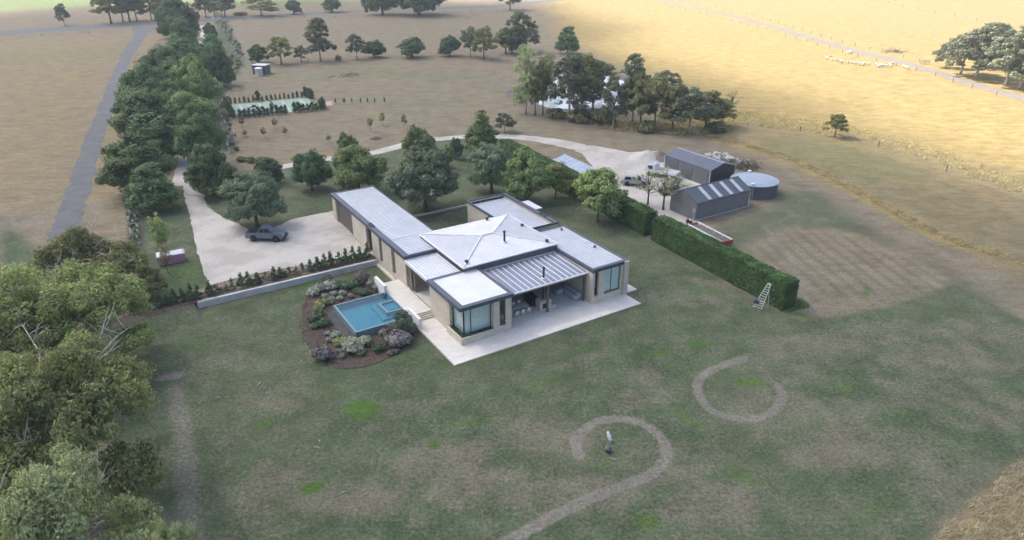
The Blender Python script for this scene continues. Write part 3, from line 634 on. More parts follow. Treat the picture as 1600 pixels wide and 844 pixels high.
for k, fc in enumerate(facets):
    vs = [(x, y, ze if (x, y) in c4 else zr) for x, y in fc]; n = len(vs)
    vs2 = [(x, y, z-0.08) for x, y, z in vs]
    sl = MB().add(vs+vs2, [tuple(range(n)), tuple(range(2*n-1, n-1, -1))] + [(i, i+n, (i+1) % n+n, (i+1) % n) for i in range(n)]).build('roof_slope', M['roofw'], house)
    mm = MB()
    if k in (1, 3):                       # ribs run down the slope
        ue, ur = (20.12, 14.35) if k == 1 else (6.98, 12.75)
        for v in np.arange(10.95, 22.2, 0.42):
            t = 1-abs(v-16.5)/5.82; ut = ue+(ur-ue)*t*0.985
            mm.add([(ue,v-.02,ze+.002),(ue,v+.02,ze+.002),(ut,v+.02,ze+(zr-ze)*t+.002),(ut,v-.02,ze+(zr-ze)*t+.002),(ue,v-.02,ze+.05),(ue,v+.02,ze+.05),(ut,v+.02,ze+(zr-ze)*t+.05),(ut,v-.02,ze+(zr-ze)*t+.05)],
                   [(0,3,2,1),(4,5,6,7),(0,1,5,4),(1,2,6,5),(2,3,7,6),(3,0,4,7)])
    else:
        vb = 10.68 if k == 0 else 22.32
        for u in np.arange(7.3, 20.0, 0.42):
            t = min(1, (u-6.98)/(12.75-6.98), (20.12-u)/(20.12-14.35)); vt = vb+(16.5-vb)*t*0.985
            mm.add([(u-.02,vb,ze+.002),(u+.02,vb,ze+.002),(u+.02,vt,ze+(zr-ze)*t+.002),(u-.02,vt,ze+(zr-ze)*t+.002),(u-.02,vb,ze+.04),(u+.02,vb,ze+.04),(u+.02,vt,ze+(zr-ze)*t+.04),(u-.02,vt,ze+(zr-ze)*t+.04)],
                   [(0,3,2,1),(4,5,6,7),(0,1,5,4),(1,2,6,5),(2,3,7,6),(3,0,4,7)])
    tag(mm.build('roof_ribs', M['roofw'] if k in (0, 2) else M['roof'], sl), kind='stuff')  # end-slope ribs greyer: striping from the light put into their colour
for a, b in ((c4[0],ra),(c4[1],rb),(c4[2],rb),(c4[3],ra)):
    MB().tube([(*a, ze+.05), (*b, zr+.05)], 0.10, 6).build('hip_cap', M['white'], house)
MB().tube([(*ra, zr+.06), (*rb, zr+.06)], 0.11, 6).build('ridge_cap', M['white'], house)
for u, v in ((7.75,11.4),(19.2,11.5),(19.4,17.5),(16.6,21.9)):
    z = ze+0.12; MB().lathe([(.14,z-.1),(.14,z+.1),(.22,z+.12),(.22,z+.3),(.05,z+.36)], 10, (u, v)).build('roof_cowl', M['dark'], house)
def flue(u, v, z0, z1, r=.13):
    o = MB().lathe([(r,z0),(r,z1-.12)], 14, (u, v)).build('flue', M['dark'], house, smooth=False)
    MB().lathe([(r*1.3,z1-.22),(r*1.3,z1-.03),(r*.6,z1)], 14, (u, v)).build('cowl', M['dark'], o)
    MB().lathe([(r*2.2,z0),(r*1.2,z0+.10)], 14, (u, v)).build('flashing', M['roof'], o)
flue(14.43, 13.82, 5.5, 7.0)
# ---- covered patio
zf, zb, vf, vb = 3.95, 4.16, 4.0, 10.54
sl = MB().add([(9.02,vf,zf),(20.02,vf,zf),(20.02,vb,zb),(9.02,vb,zb),(9.02,vf,zf-.16),(20.02,vf,zf-.16),(20.02,vb,zb-.16),(9.02,vb,zb-.16)], [(0,1,2,3),(7,6,5,4),(0,4,5,1),(1,5,6,2),(2,6,7,3),(3,7,4,0)]).build('porch_roof', M['porchroof'], house)
for k in range(14):
    u = 9.5+k*0.765
    MB().add([(u-.055,vf+.1,zf+.004),(u+.055,vf+.1,zf+.004),(u+.055,vb-.35,zb-.006),(u-.055,vb-.35,zb-.006),(u-.03,vf+.1,zf+.065),(u+.03,vf+.1,zf+.065),(u+.03,vb-.35,zb+.055),(u-.03,vb-.35,zb+.055)],
             [(0,3,2,1),(4,5,6,7),(0,1,5,4),(1,2,6,5),(2,3,7,6),(3,0,4,7)]).build('roof_seam', M['white'], sl)
H('porch_gutter', 'white', (8.98,20.06,vf-.14,vf-.002,zf-.12,zf+.05)); H('porch_back_flashing', 'white', (9.05,20.0,vb-.08,vb+.004,zb+.0,zb+.09)); H('porch_side_flashing', 'slate', (8.98,9.4,vf+.02,vb,zf+.06,zf+.24))
H('porch_beam', 'taupe', (9.0,19.9,vf+.1,vf+.3,zf-.40,zf-.165)); H('porch_post', 'taupe', (14.28,14.5,4.1,4.3,Z0,zf-.40)); H('porch_post', 'taupe', (19.55,19.75,4.15,4.35,Z0,zf-.40))
flue(14.55, 5.35, 4.0, 5.45); MB().lathe([(.13,1.35),(.13,3.9)], 14, (14.55,5.35)).build('flue', M['dark'], house)
H('fireplace', 'stone', (13.75,15.3,4.75,5.75,Z0,1.35)); H('hearth', 'stone', (15.3,16.0,4.75,5.45,Z0,0.42)); H('firebox', 'dark', (14.1,14.95,4.74,4.9,0.35,1.0))
H('outdoor_kitchen', 'dark', (13.6,14.25,6.2,8.1,Z0,1.25)); H('bench_top', 'dark', (13.5,14.35,6.1,8.2,1.251,1.30))
for k in range(4): window(9.3+k*2.65, 9.3+(k+1)*2.65-.04, 10.55, 0.2, 3.7, (), curtain=False)
# ---- east wing
H('stone_wall', 'stone', (19.9,20.2,3.4,10.7,Z0,4.25)); H('stone_wall', 'stone', (24.85,25.15,3.4,16.0,Z0,4.25)); H('stone_wall', 'stone', (20.2,24.85,15.7,16.0,Z0,4.25))
H('stone_pier', 'stone', (19.9,20.25,2.96,3.4,Z0,4.25)); H('stone_pier', 'stone', (20.85,21.72,2.96,3.4,Z0,4.25)); H('stone_pier', 'stone', (24.22,24.55,2.98,3.4,Z0,4.25)); H('stone_pier', 'stone', (24.6,25.2,2.7,3.4,Z0,4.62))
H('window_sill', 'stone', (20.25,20.85,2.98,3.4,Z0,1.0)); H('window_sill', 'stone', (21.72,24.22,2.98,3.4,Z0,0.95))
window(20.25, 20.85, 3.3, 1.0, 4.22, (), curtain=False); window(21.72, 24.22, 3.25, 0.95, 4.22, (22.95,), cur_rng=(21.8,24.15))
bed = H('bed', 'curtain', (21.9,23.4,4.2,6.2,0.9,1.45))
flat_roof(19.85, 25.25, 2.9, 16.05, 4.66, .28, .40, .45, .22, deck='roof', along='u', pitch=0.42); H('soffit', 'white', (20.2,24.8,3.1,15.7,4.23,4.24))
MB().lathe([(.12,4.5),(.12,4.72),(.2,4.75),(.06,4.86)], 10, (24.2,8.2)).build('roof_cowl', M['dark'], house); MB().lathe([(.12,4.5),(.12,4.72),(.2,4.75),(.06,4.86)], 10, (24.0,15.0)).build('roof_cowl', M['dark'], house)
# ---- rear wing behind a deep parapet
H('stone_wall', 'stone', (19.0,19.35,18.0,21.5,0.3,4.2), (19.0,19.35,22.6,24.6,0.3,4.2), (19.0,19.35,25.8,31.9,0.3,4.2)); H('slot_window', 'taupe', (19.25,19.3,21.5,22.6,0.6,4.2), (19.25,19.3,24.6,25.8,0.6,4.2))
H('stone_wall', 'stone', (25.15,25.5,18.0,31.9,0.3,4.2)); H('stone_wall', 'stone', (19.35,25.15,31.6,31.9,0.3,4.2)); H('stone_wall', 'stone', (19.35,25.15,18.0,18.3,0.3,4.2))
flat_roof(18.9, 25.6, 17.9, 32.0, 4.42, .22, .55, .22, .20, deck='roof', along='u', pitch=0.42, drop=0.62, fas=0.24)
for k in range(6): H('parapet_panel', 'dark', (19.2+k*0.98,19.2+k*0.98+0.9,31.52,31.6,3.84,4.16))
H('plant_room', 'clad', (25.62,27.0,24.2,27.7,0.3,4.05)); H('plant_room_roof', 'roof', (25.55,27.1,24.1,27.8,4.055,4.2))
for v in (20.6,21.2,21.8): H('roof_vent', 'slate', (25.0,25.5,v,v+.2,4.425,4.55))
H('link_roof', 'slate', (19.6,24.4,16.1,17.85,0.3,3.55))
H('courtyard_kerb', 'stone', (9.22,25.0,38.35,38.75,0.4,1.02))

# ---- planter hedge leaves come later; furniture under the porch
M['whitewash'] = surf('weathered_white_timber', (0.62,0.60,0.57), (0.52,0.50,0.47), 0.7, 3.0)
M['canvas'] = surf('grey_canvas_cover', (0.42,0.44,0.48), (0.33,0.35,0.39), 0.8, 1.6, bump=0.5, bscale=3)
tb = empty('dining_table', W(11.45, 5.9, Z0), 'pale rectangular dining table under the covered patio', 'table', YAW)
B('table_top', M['whitewash'], tb, (-1.25,1.25,-.48,.48,.70,.75), bevel=.01)
for sx in (-1, 1):
    for sy in (-1, 1): B('leg', M['whitewash'], tb, (sx*1.12-.04,sx*1.12+.04,sy*.38-.04,sy*.38+.04,0,.70))
def chair(u, v, rz, lab):
    c = empty('dining_chair', W(u, v, Z0), lab, 'chair', YAW+rad(rz), 'pale dining chairs under the covered patio')
    B('seat', M['whitewash'], c, (-.24,.24,-.24,.24,.42,.47), bevel=.01); B('backrest', M['whitewash'], c, (-.24,.24,.20,.25,.471,.88), bevel=.01)
    for sx in (-1, 1):
        for sy in (-1, 1): B('leg', M['whitewash'], c, (sx*.2-.025,sx*.2+.025,sy*.2-.025,sy*.2+.025,0,.42))
for u, w in ((10.65,'left end'),(11.45,'middle'),(12.25,'right end')):
    chair(u, 5.05, 180, f'pale dining chair on the lawn side of the table, {w}'); chair(u, 6.75, 0, f'pale dining chair on the house side of the table, {w}')
so = empty('outdoor_sofa', W(18.7, 6.2, Z0), 'L shaped outdoor sofa under a pale grey fabric cover', 'sofa', YAW)
def soft_box(name, x0, x1, y0, y1, z0, z1, parent, mat, sag=0.04):
    n = 8; m = MB(); vs = []; 
    for k in range(n+1):
        for i in range(n+1):
            fx, fy = i/n, k/n; e = min(fx, 1-fx, fy, 1-fy)
            z = z1 - 0.10*(1-min(1, e*5))**2 + sag*mnoise.noise(Vector((fx*3+x0, fy*3+y0, 1)))
            vs.append((x0+(x1-x0)*fx, y0+(y1-y0)*fy, z))
    fs = [(k*(n+1)+i, k*(n+1)+i+1, (k+1)*(n+1)+i+1, (k+1)*(n+1)+i) for k in range(n) for i in range(n)]
    ring = [i for i in range(n+1)] + [k*(n+1)+n for k in range(1, n+1)] + [n*(n+1)+i for i in range(n-1, -1, -1)] + [k*(n+1) for k in range(n-1, 0, -1)]
    b0 = len(vs); vs += [(vs[r][0]*1.0, vs[r][1], z0) for r in ring]; L = len(ring)
    fs += [(ring[j], b0+j, b0+(j+1) % L, ring[(j+1) % L]) for j in range(L)] + [tuple(range(b0+L-1, b0-1, -1))]
    return m.add(vs, fs).build(name, mat, parent, smooth=True)
soft_box('long_seat_cover', -.1, .95, -1.6, 1.3, 0, .62, so, M['canvas']); soft_box('backrest_cover', .55, 1.05, -1.62, 1.62, 0, .85, so, M['canvas'])
soft_box('short_seat_cover', -1.0, 0.6, .75, 1.62, 0, .60, so, M['canvas'])

# ================================================================== POOL, BED, RETAINING WALL
M['pooltile'] = surf('grey_blue_pool_tile', (0.175,0.265,0.31), (0.14,0.22,0.26), 0.45, 2.0)
M['poolin'] = surf('pool_lining', (0.155,0.30,0.355), (0.135,0.265,0.32), 0.5, 1.0)
def water_mat(name, deep, rough=0.03, bump=0.05, scale=2.0):
    m, nd, lk = new_mat(name)
    o = N(nd, 'OutputMaterial'); t = N(nd, 'BsdfTransparent', Color=(*deep, 1)); g = N(nd, 'BsdfGlossy', Roughness=rough); fr = N(nd, 'Fresnel'); two_sided_ior(nd, lk, fr, 1.33)
    bp = N(nd, 'Bump', Strength=bump, Distance=0.05); lk.new(nz(nd, lk, scale, 3, 0.6, coords(nd)), bp.inputs['Height'])
    lk.new(bp.outputs[0], g.inputs['Normal']); lk.new(bp.outputs[0], fr.inputs['Normal'])
    mx = N(nd, 'MixShader'); lk.new(fr.outputs[0], mx.inputs[0]); lk.new(t.outputs[0], mx.inputs[1]); lk.new(g.outputs[0], mx.inputs[2]); lk.new(mx.outputs[0], o.inputs[0])
    return m
pool = empty('swimming_pool', (OX, OY, 0), 'square raised swimming pool with blue water and a stepped spa corner', 'pool', YAW)
pu0, pu1, pv0, pv1, zp = -6.65, -0.02, 10.45, 17.75, 0.80
B('pool_shell', M['pooltile'], pool, (pu0,pu1,pv0,pv0+.22,0,zp), (pu0,pu1,pv1-.22,pv1,0,zp), (pu0,pu0+.22,pv0+.22,pv1-.22,0,zp), (pu1-.15,pu1,pv0+.22,pv1-.22,0,zp))
B('pool_floor', M['poolin'], pool, (pu0+.22,pu1-.15,pv0+.22,pv1-.22,.10,.14), (pu0+.22,pu0+.25,pv0+.22,pv1-.22,.14,.72), (pu0+.25,pu1-.15,pv1-.25,pv1-.22,.14,.72), (pu0+.25,pu1-.15,pv0+.22,pv0+.25,.14,.72))
for k, (d0, z) in enumerate(((2.75,0.36),(2.1,0.54))):
    B('spa_step', M['poolin'], pool, (pu1-d0,pu1-.16,12.2+.45*k,16.0-.4*k,.141,z))
B('spa_wall', M['pooltile'], pool, (pu1-2.0,pu1-1.75,12.75,15.4,.541,.78), (pu1-1.75,pu1-.16,12.75,12.97,.541,.78), (pu1-1.75,pu1-.16,15.18,15.4,.541,.78))
B('spa_floor', M['poolin'], pool, (pu1-1.1,pu1-.4,13.6,14.5,.541,.60))
B('pool_water', water_mat('pool_water', (0.62,0.86,0.91), bump=0.12, scale=1.4), pool, (pu0+.222,pu1-.152,pv0+.222,pv1-.222,.745,.75))
M['channel'] = surf('dark_pebbles', (0.085,0.085,0.09), (0.055,0.055,0.06), .8, 5.0, bump=.6, bscale=14)
tag(MB().prism([(pu0-1.0,pv0-.25),(pu0-.01,pv0-.25),(pu0-.01,pv1),(pu0-1.0,pv1)], -.02, .06).build('pool_overflow_kerb', M['channel'], None, (OX,OY,0), YAW), 'dark gravel overflow channel along the open side of the pool', 'channel')
bedpoly = [(-10.5,17.1),(-9.6,20.6),(-8.1,23.0),(-6.6,24.9),(-3.9,25.2),(-1.5,24.4),(-.4,22.0),(-.05,20.0),(-.05,9.2),(-.6,8.3),(-2.0,6.6),(-5.0,5.0),(-8.1,4.8),(-10.4,6.0),(-11.4,9.0),(-11.6,12.5),(-11.3,14.9)]
bedw = smooth_path([W(*p)[:2] for p in bedpoly+bedpoly[:1]], 4)[:-1]
sheet('mulch_bed', bedw, M['mulch'], 0.05, 0.8, 0.15)
rw = empty('retaining_wall', W(0, 0, 0), 'long low pale concrete retaining wall below the gravel forecourt', 'wall', YAW)
M['conc'] = surf('pale_concrete', (0.56,0.55,0.55), (0.46,0.455,0.455), 0.85, 0.8, bump=0.2, bscale=8)
for k in range(10):
    u0 = -20.05+k*2.266; B('concrete_panel', M['conc'], rw, (u0,u0+2.255,26.86,27.24,-.1,.80 if k > 0 else .74), bevel=.012)
B('capping', M['render'], rw, (-20.0,2.2,27.02,27.2,.801,.815))
mw = [W(u, v)[:2] for u, v in ((-30,26.6),(-20.1,26.9),(2.6,27.25),(2.6,28.9),(-20,29.3),(-30,28.6))]
sheet('mulch_strip', mw, M['mulch'], 0.045, 0.7, 0.2)

# ================================================================== VEGETATION
L = {}
L['avenue'] = leafmat('avenue_leaf', (0.104, 0.182, 0.072), (0.174, 0.261, 0.101))
L['oak'] = leafmat('grey_green_leaf', (0.147, 0.208, 0.116), (0.236, 0.302, 0.168))
L['fresh'] = leafmat('fresh_green_leaf', (0.166, 0.239, 0.082), (0.273, 0.343, 0.12))
L['bright'] = leafmat('bright_green_leaf', (0.253, 0.327, 0.105), (0.39, 0.455, 0.163))
L['dark'] = leafmat('dark_leaf', (0.087, 0.147, 0.069), (0.136, 0.211, 0.089))
L['gum'] = leafmat('gum_leaf', (0.153, 0.176, 0.101), (0.242, 0.261, 0.15))
L['gumd'] = leafmat('dark_gum_leaf', (0.212, 0.232, 0.094), (0.353, 0.358, 0.136))
L['gumg'] = leafmat('grey_gum_leaf', (0.323, 0.36, 0.175), (0.473, 0.496, 0.251))
L['willow'] = leafmat('yellow_green_leaf', (0.256, 0.307, 0.109), (0.416, 0.456, 0.168))
L['olive'] = leafmat('olive_leaf', (0.173, 0.182, 0.067), (0.264, 0.262, 0.098))
L['hedge'] = leafmat('hedge_leaf', (0.069, 0.148, 0.043), (0.119, 0.221, 0.06))
L['gold'] = leafmat('gold_leaf', (0.283, 0.269, 0.061), (0.364, 0.35, 0.085))
L['straw'] = leafmat('straw_leaf', (0.318, 0.257, 0.121), (0.392, 0.318, 0.155))
L['conif'] = leafmat('young_conifer_leaf', (0.086, 0.157, 0.083), (0.14, 0.223, 0.114))
L['silver'] = leafmat('silver_leaf', (0.351, 0.377, 0.305), (0.485, 0.513, 0.414))
L['yellow'] = leafmat('yellow_flower', (0.324, 0.331, 0.134), (0.508, 0.509, 0.268))
L['purple'] = leafmat('purple_flower', (0.211, 0.187, 0.191), (0.343, 0.298, 0.298))
L['greyp'] = leafmat('grey_shrub_leaf', (0.184, 0.196, 0.155), (0.282, 0.288, 0.232))
L['pale'] = leafmat('pale_flower', (0.399, 0.434, 0.307), (0.586, 0.61, 0.455))
L['twig'] = leafmat('twiggy_shrub', (0.21, 0.183, 0.161), (0.294, 0.263, 0.231))
L['grass'] = leafmat('dry_grass_blade', (0.444, 0.362, 0.173), (0.651, 0.54, 0.267), trans=0.4)
L['straw2'] = leafmat('lawn_straw_blade', (0.19,0.17,0.12), (0.26,0.235,0.17), trans=0.3)
L['tawny'] = leafmat('tawny_grass_blade', (0.52,0.47,0.30), (0.70,0.63,0.41), trans=0.35)
L['grassg'] = leafmat('green_grass_blade', (0.158, 0.201, 0.095), (0.253, 0.274, 0.142), trans=0.4)
M['bark'] = surf('grey_brown_bark', (0.13,0.105,0.082), (0.085,0.068,0.054), 0.9, 2.5)
M['gumbark'] = surf('pale_gum_bark', (0.42,0.38,0.33), (0.26,0.225,0.19), 0.85, 1.2)
M['deadwood'] = surf('bleached_branch', (0.50,0.46,0.41), (0.36,0.32,0.28), 0.85, 1.6)

def leaf_quads(c, nrm, ln, wd, rng, hang=0.0):
    n = len(c); r = rng.normal(size=(n, 3)); nrm = nrm/(np.linalg.norm(nrm, axis=1, keepdims=True)+1e-9)
    a = np.cross(nrm, r); a /= np.linalg.norm(a, axis=1, keepdims=True)+1e-9
    if hang: a = a*(1-hang)+np.array((0, 0, -1.0))*hang; a /= np.linalg.norm(a, axis=1, keepdims=True)+1e-9
    b = np.cross(nrm, a); b /= np.linalg.norm(b, axis=1, keepdims=True)+1e-9
    s = rng.uniform(0.7, 1.35, (n, 1)); A_ = a*ln*0.5*s; B_ = b*wd*0.5*s
    v = np.stack([c-A_, c+B_, c+A_, c-B_], 1).reshape(-1, 3)
    return v, np.arange(n*4).reshape(n, 4)
def clump_points(lobes, ncl, rng, shell=0.6, low=-0.75):
    """clump centres near the skin of a set of lobes (cx,cy,cz,rx,ry,rz)"""
    Lb = np.array(lobes, float); w = (Lb[:,3]*Lb[:,4]+Lb[:,4]*Lb[:,5]+Lb[:,3]*Lb[:,5]); w /= w.sum()
    out = []; dirs = []
    while len(out) < ncl:
        k = rng.choice(len(Lb), p=w); d = rng.normal(size=3); d /= np.linalg.norm(d)
        if d[2] < low: continue
        r = shell+(1-shell)*rng.random()**0.7
        p = Lb[k,:3]+d*Lb[k,3:6]*r
        inside_other = any(np.sum(((p-q[:3])/q[3:6])**2) < 0.40 for j, q in enumerate(Lb) if j != k)
        if inside_other and rng.random() < 0.75: continue
        out.append(p); dirs.append(d)
    return np.array(out), np.array(dirs)
def crown_mesh(name, lobes, mat, ncl, per, rc, ln, wd, seed, shell=0.6, hang=0.0, flat=0.72, low=-0.75):
    rng = np.random.default_rng(seed); C, D = clump_points(lobes, ncl, rng, shell, low)
    R_ = rc*rng.uniform(0.6, 1.3, ncl); k = np.repeat(np.arange(ncl), per)
    d = rng.normal(size=(ncl*per, 3)); d /= np.linalg.norm(d, axis=1, keepdims=True)
    rr = R_[k]*(0.35+0.65*rng.random(ncl*per)**0.5)
    p = C[k]+d*rr[:,None]*np.array((1, 1, flat)); nrm = d*0.8+D[k]*0.6+np.array((0, 0, 0.2))+rng.normal(size=d.shape)*0.45
    v, q = leaf_quads(p, nrm, ln, wd, rng, hang)
    return np_mesh(name, v, q, mat), C
def limbs(C, h0, rt, rng, trunk_top, n=9, lean=(0, 0), r_end=0.05, bare=0):
    """tapered trunk with limbs reaching for some of the clumps"""
    m = MB(); tt = Vector((lean[0], lean[1], trunk_top)); mid = Vector((lean[0]*0.3, lean[1]*0.3, trunk_top*0.5))
    pts = [(0,0,-0.15), (0,0,trunk_top*0.12), tuple(mid), tuple(tt)]
    m.tube(pts, [rt*1.5, rt, rt*0.8, rt*0.5], 8)
    pick = rng.choice(len(C), min(n, len(C)), replace=False)
    for i in pick:
        e = Vector(C[i]); t = rng.uniform(0.45, 1.0); s = mid.lerp(tt, max(0, (t-0.5)*2)); e2 = s.lerp(e, 0.92)
        md = s.lerp(e2, 0.5)+Vector((0, 0, (e2-s).length*0.10))+Vector(rng.normal(size=3))*0.25
        m.tube([tuple(s), tuple(md), tuple(e2)], [rt*0.42, rt*0.26, r_end], 5)
    return m
SPEC = {}
def species(key, H0, R0, lobes, leaf, ncl, per, rc, ln, wd, seed, bark='bark', trunk=None, rt=0.25, nl=9, shell=0.6, hang=0.0, flat=0.72, low=-0.75):
    cm, C = crown_mesh('crown', lobes, L[leaf], ncl, per, rc, ln, wd, seed, shell, hang, flat, low)
    rng = np.random.default_rng(seed+100)
    tm = limbs(C, H0, rt, rng, trunk or H0*0.55, nl).mesh('trunk', M[bark], True)
    SPEC[key] = (H0, R0, tm, cm)
def rlobes(n, rng, H0, R0, z0, z1, r, top=0.55):
    """irregular ring lobes inside an egg-shaped outline"""
    out = []
    for i in range(n):
        f = (i+0.5)/n; z = z0+(z1-z0)*f; rr = R0*math.sin(math.pi*(0.22+0.70*f))*0.62
        a = i*2.4+rng.uniform(-.5, .5); k = r*rng.uniform(0.8, 1.2)*(1-0.35*f)
        out.append((rr*math.cos(a), rr*math.sin(a), z, k, k, k*0.85))
    return out
rg = np.random.default_rng(3)
for s in range(3): species(f'avenue{s}', 11, 5.0, [(0,0,5.2,3.4,3.4,4.2)]+[(0,0,8.2,2.2,2.2,2.6)]+rlobes(10, rg, 11, 5.0, 2.0, 9.2, 1.9), 'avenue', 260, 85, 0.80, 0.36, 0.22, 20+s, rt=.28, flat=1.0)
for s in range(2): species(f'oak{s}', 10, 5.2, [(0,0,5.2,4.0,4.0,3.6)]+rlobes(9, rg, 10, 5.2, 2.6, 8.4, 2.2), 'oak', 270, 85, 0.80, 0.34, 0.20, 30+s, rt=.3)
for s in range(2): species(f'fresh{s}', 10, 4.6, [(0,0,5.0,3.2,3.2,3.6)]+rlobes(9, rg, 10, 4.6, 2.2, 8.6, 1.9), 'fresh', 230, 80, 0.76, 0.34, 0.21, 40+s, rt=.22, flat=1.0)
for s in range(2): species(f'bright{s}', 9, 4.0, [(0,0,4.8,2.7,2.7,3.2)]+rlobes(9, rg, 9, 4.0, 2.3, 7.8, 1.6), 'bright', 150, 62, 0.8, 0.36, 0.24, 50+s, rt=.18)
for s in range(2): species(f'dark{s}', 10, 4.6, [(0,0,4.8,3.5,3.5,3.7)]+rlobes(8, rg, 10, 4.6, 2.0, 8.6, 2.0), 'dark', 230, 80, 0.8, 0.38, 0.23, 60+s, rt=.25)
species('cone', 10, 3.6, [(0,0,2.6,3.0,3.0,2.2),(0,0,4.6,2.4,2.4,2.2),(0,0,6.6,1.7,1.7,2.0),(0,0,8.4,0.95,0.95,1.5)]+rlobes(6, rg, 10, 3.4, 1.8, 6.5, 1.3), 'fresh', 150, 65, 0.8, 0.42, 0.26, 70, rt=.2)
species('coned', 10, 3.9, [(0,0,2.8,3.2,3.2,2.4),(0,0,5.0,2.7,2.7,2.4),(0,0,7.2,1.8,1.8,2.2)]+rlobes(6, rg, 10, 3.8, 1.8, 7.0, 1.4), 'avenue', 150, 70, 0.85, 0.44, 0.28, 71, rt=.2)
def gum_lobes(rng, H0, R0, n, zlo, r):
    out = []
    for i in range(n):
        f = (i+0.5)/n; a = i*2.39+rng.uniform(-.4, .4); z = H0*(zlo+(0.93-zlo)*f); rr = R0*0.74*math.sqrt(max(0.05, 1-f**2.2))*rng.uniform(0.55, 1.0); k = r*rng.uniform(0.75, 1.25)
        out.append((rr*math.cos(a), rr*math.sin(a), z-k*0.4, k, k, k*0.62))
    return out
for s in range(4): species(f'gum{s}', 12, 5.2, gum_lobes(rg, 12, 5.2, 15, .34, 1.6), 'gum' if s % 2 else 'gumd', 200, 75, 0.68, 0.36, 0.17, 80+s, 'gumbark' if s % 2 else 'bark', 6.5, .24, 14, .45, 0.3)
for s in range(2): species(f'tallgum{s}', 17, 4.6, gum_lobes(rg, 17, 4.6, 20, .24, 1.8), 'gum', 230, 75, 0.75, 0.42, 0.18, 90+s, 'gumbark', 10, .26, 14, .45, 0.35)
species('palegum', 15, 3.6, gum_lobes(rg, 15, 3.6, 14, .22, 1.5), 'gumg', 150, 62, 0.75, 0.42, 0.16, 94, 'gumbark', 9, .2, 16, .4, 0.55)
species('pine', 13, 8.0, [(0,0,6.0,6.6,6.6,4.8)]+rlobes(11, rg, 13, 8.0, 2.2, 10.5, 3.0), 'dark', 240, 75, 1.25, 0.6, 0.38, 96, rt=.45)
species('sparse', 8, 3.6, gum_lobes(rg, 8, 3.6, 12, .45, .75), 'gumg', 60, 11, 0.5, 0.26, 0.13, 97, 'bark', 4.6, .13, 26, .3, 0.2)
species('olivesmall', 3, 1.3, [(0,0,1.9,1.0,1.0,.9)]+rlobes(6, rg, 3, 1.4, 1.2, 2.7, .5), 'oak', 60, 40, 0.32, 0.20, 0.09, 98, 'bark', 1.4, .07, 8)
species('sap', 3.2, 0.75, [(0,0,2.0,.45,.45,1.0),(0.1,.1,1.6,.5,.5,.6)], 'gold', 34, 26, 0.22, 0.16, 0.10, 99, 'bark', 2.0, .03, 5)
species('sapg', 3.2, 1.0, [(0,0,1.9,.6,.6,.9),(0.2,.1,1.5,.6,.6,.5)], 'olive', 34, 24, 0.26, 0.18, 0.10, 101, 'bark', 1.6, .03, 6)
species('sapp', 5.0, 1.6, [(0,0,2.9,1.0,1.0,1.9),(0.3,.3,2.2,1.1,1.1,1.2)], 'bright', 60, 34, 0.38, 0.24, 0.12, 102, 'bark', 3.0, .05, 14, .4)
species('straw', 4.0, 2.0, [(0,0,2.6,1.5,1.5,1.1),(0,0,1.9,1.2,1.2,.8)], 'straw', 60, 16, 0.36, 0.24, 0.07, 103, 'bark', 1.6, .06, 34, .3, 0.0)
species('conif', 2.1, 0.62, [(0,0,.55,.52,.52,.4),(0,0,1.0,.38,.38,.4),(0,0,1.5,.2,.2,.45)], 'conif', 42, 30, 0.16, 0.17, 0.08, 104, 'bark', 1.6, .02, 8, .5)
species('conift', 2.1, 0.55, [(0,0,.6,.4,.4,.4),(0,0,1.2,.25,.25,.5)], 'conif', 20, 12, 0.15, 0.16, 0.07, 105, 'bark', 1.7, .018, 12, .4)
species('cypress', 2.8, 0.7, [(0,0,.8,.6,.6,.75),(0,0,1.6,.5,.5,.8),(0,0,2.3,.28,.28,.5)], 'dark', 60, 34, 0.22, 0.24, 0.12, 106, 'bark', 2.0, .05, 4)
species('bush', 3.0, 2.2, [(0,0,1.1,1.8,1.8,1.0),(.8,.3,1.4,1.0,1.0,.9),(-.7,.6,1.3,1.0,1.0,.9)], 'gumd', 70, 50, 0.5, 0.34, 0.20, 107, 'bark', 1.0, .08, 6)

def plant(key, base, h, w, label, name='tree', cat='tree', group=None, rz=None, lean=0.0):
    H0, R0, tm, cm = SPEC[key]
    e = empty(name, base, label, cat, RNG.uniform(0, 6.28) if rz is None else rz, group)
    s = w/(2*R0); e.scale = (s, s, h/H0)
    if lean: e.rotation_euler.x = lean*math.cos(e.rotation_euler.z); e.rotation_euler.y = lean
    link('trunk', tm, e); link('crown', cm, e)
    return e
def tree_px(key, bx, by, ty, wpx, label, name='tree', cat='tree', group=None, lean=0.0):
    """base at an image point on the ground, top at an image row, crown width in image pixels"""
    b = gp(bx, by); h = height_at(b, ty); d = depth((b[0], b[1], b[2]+h*0.55))
    return plant(key, b, h, wpx*d/FPX, label, name, cat, group, lean=lean)

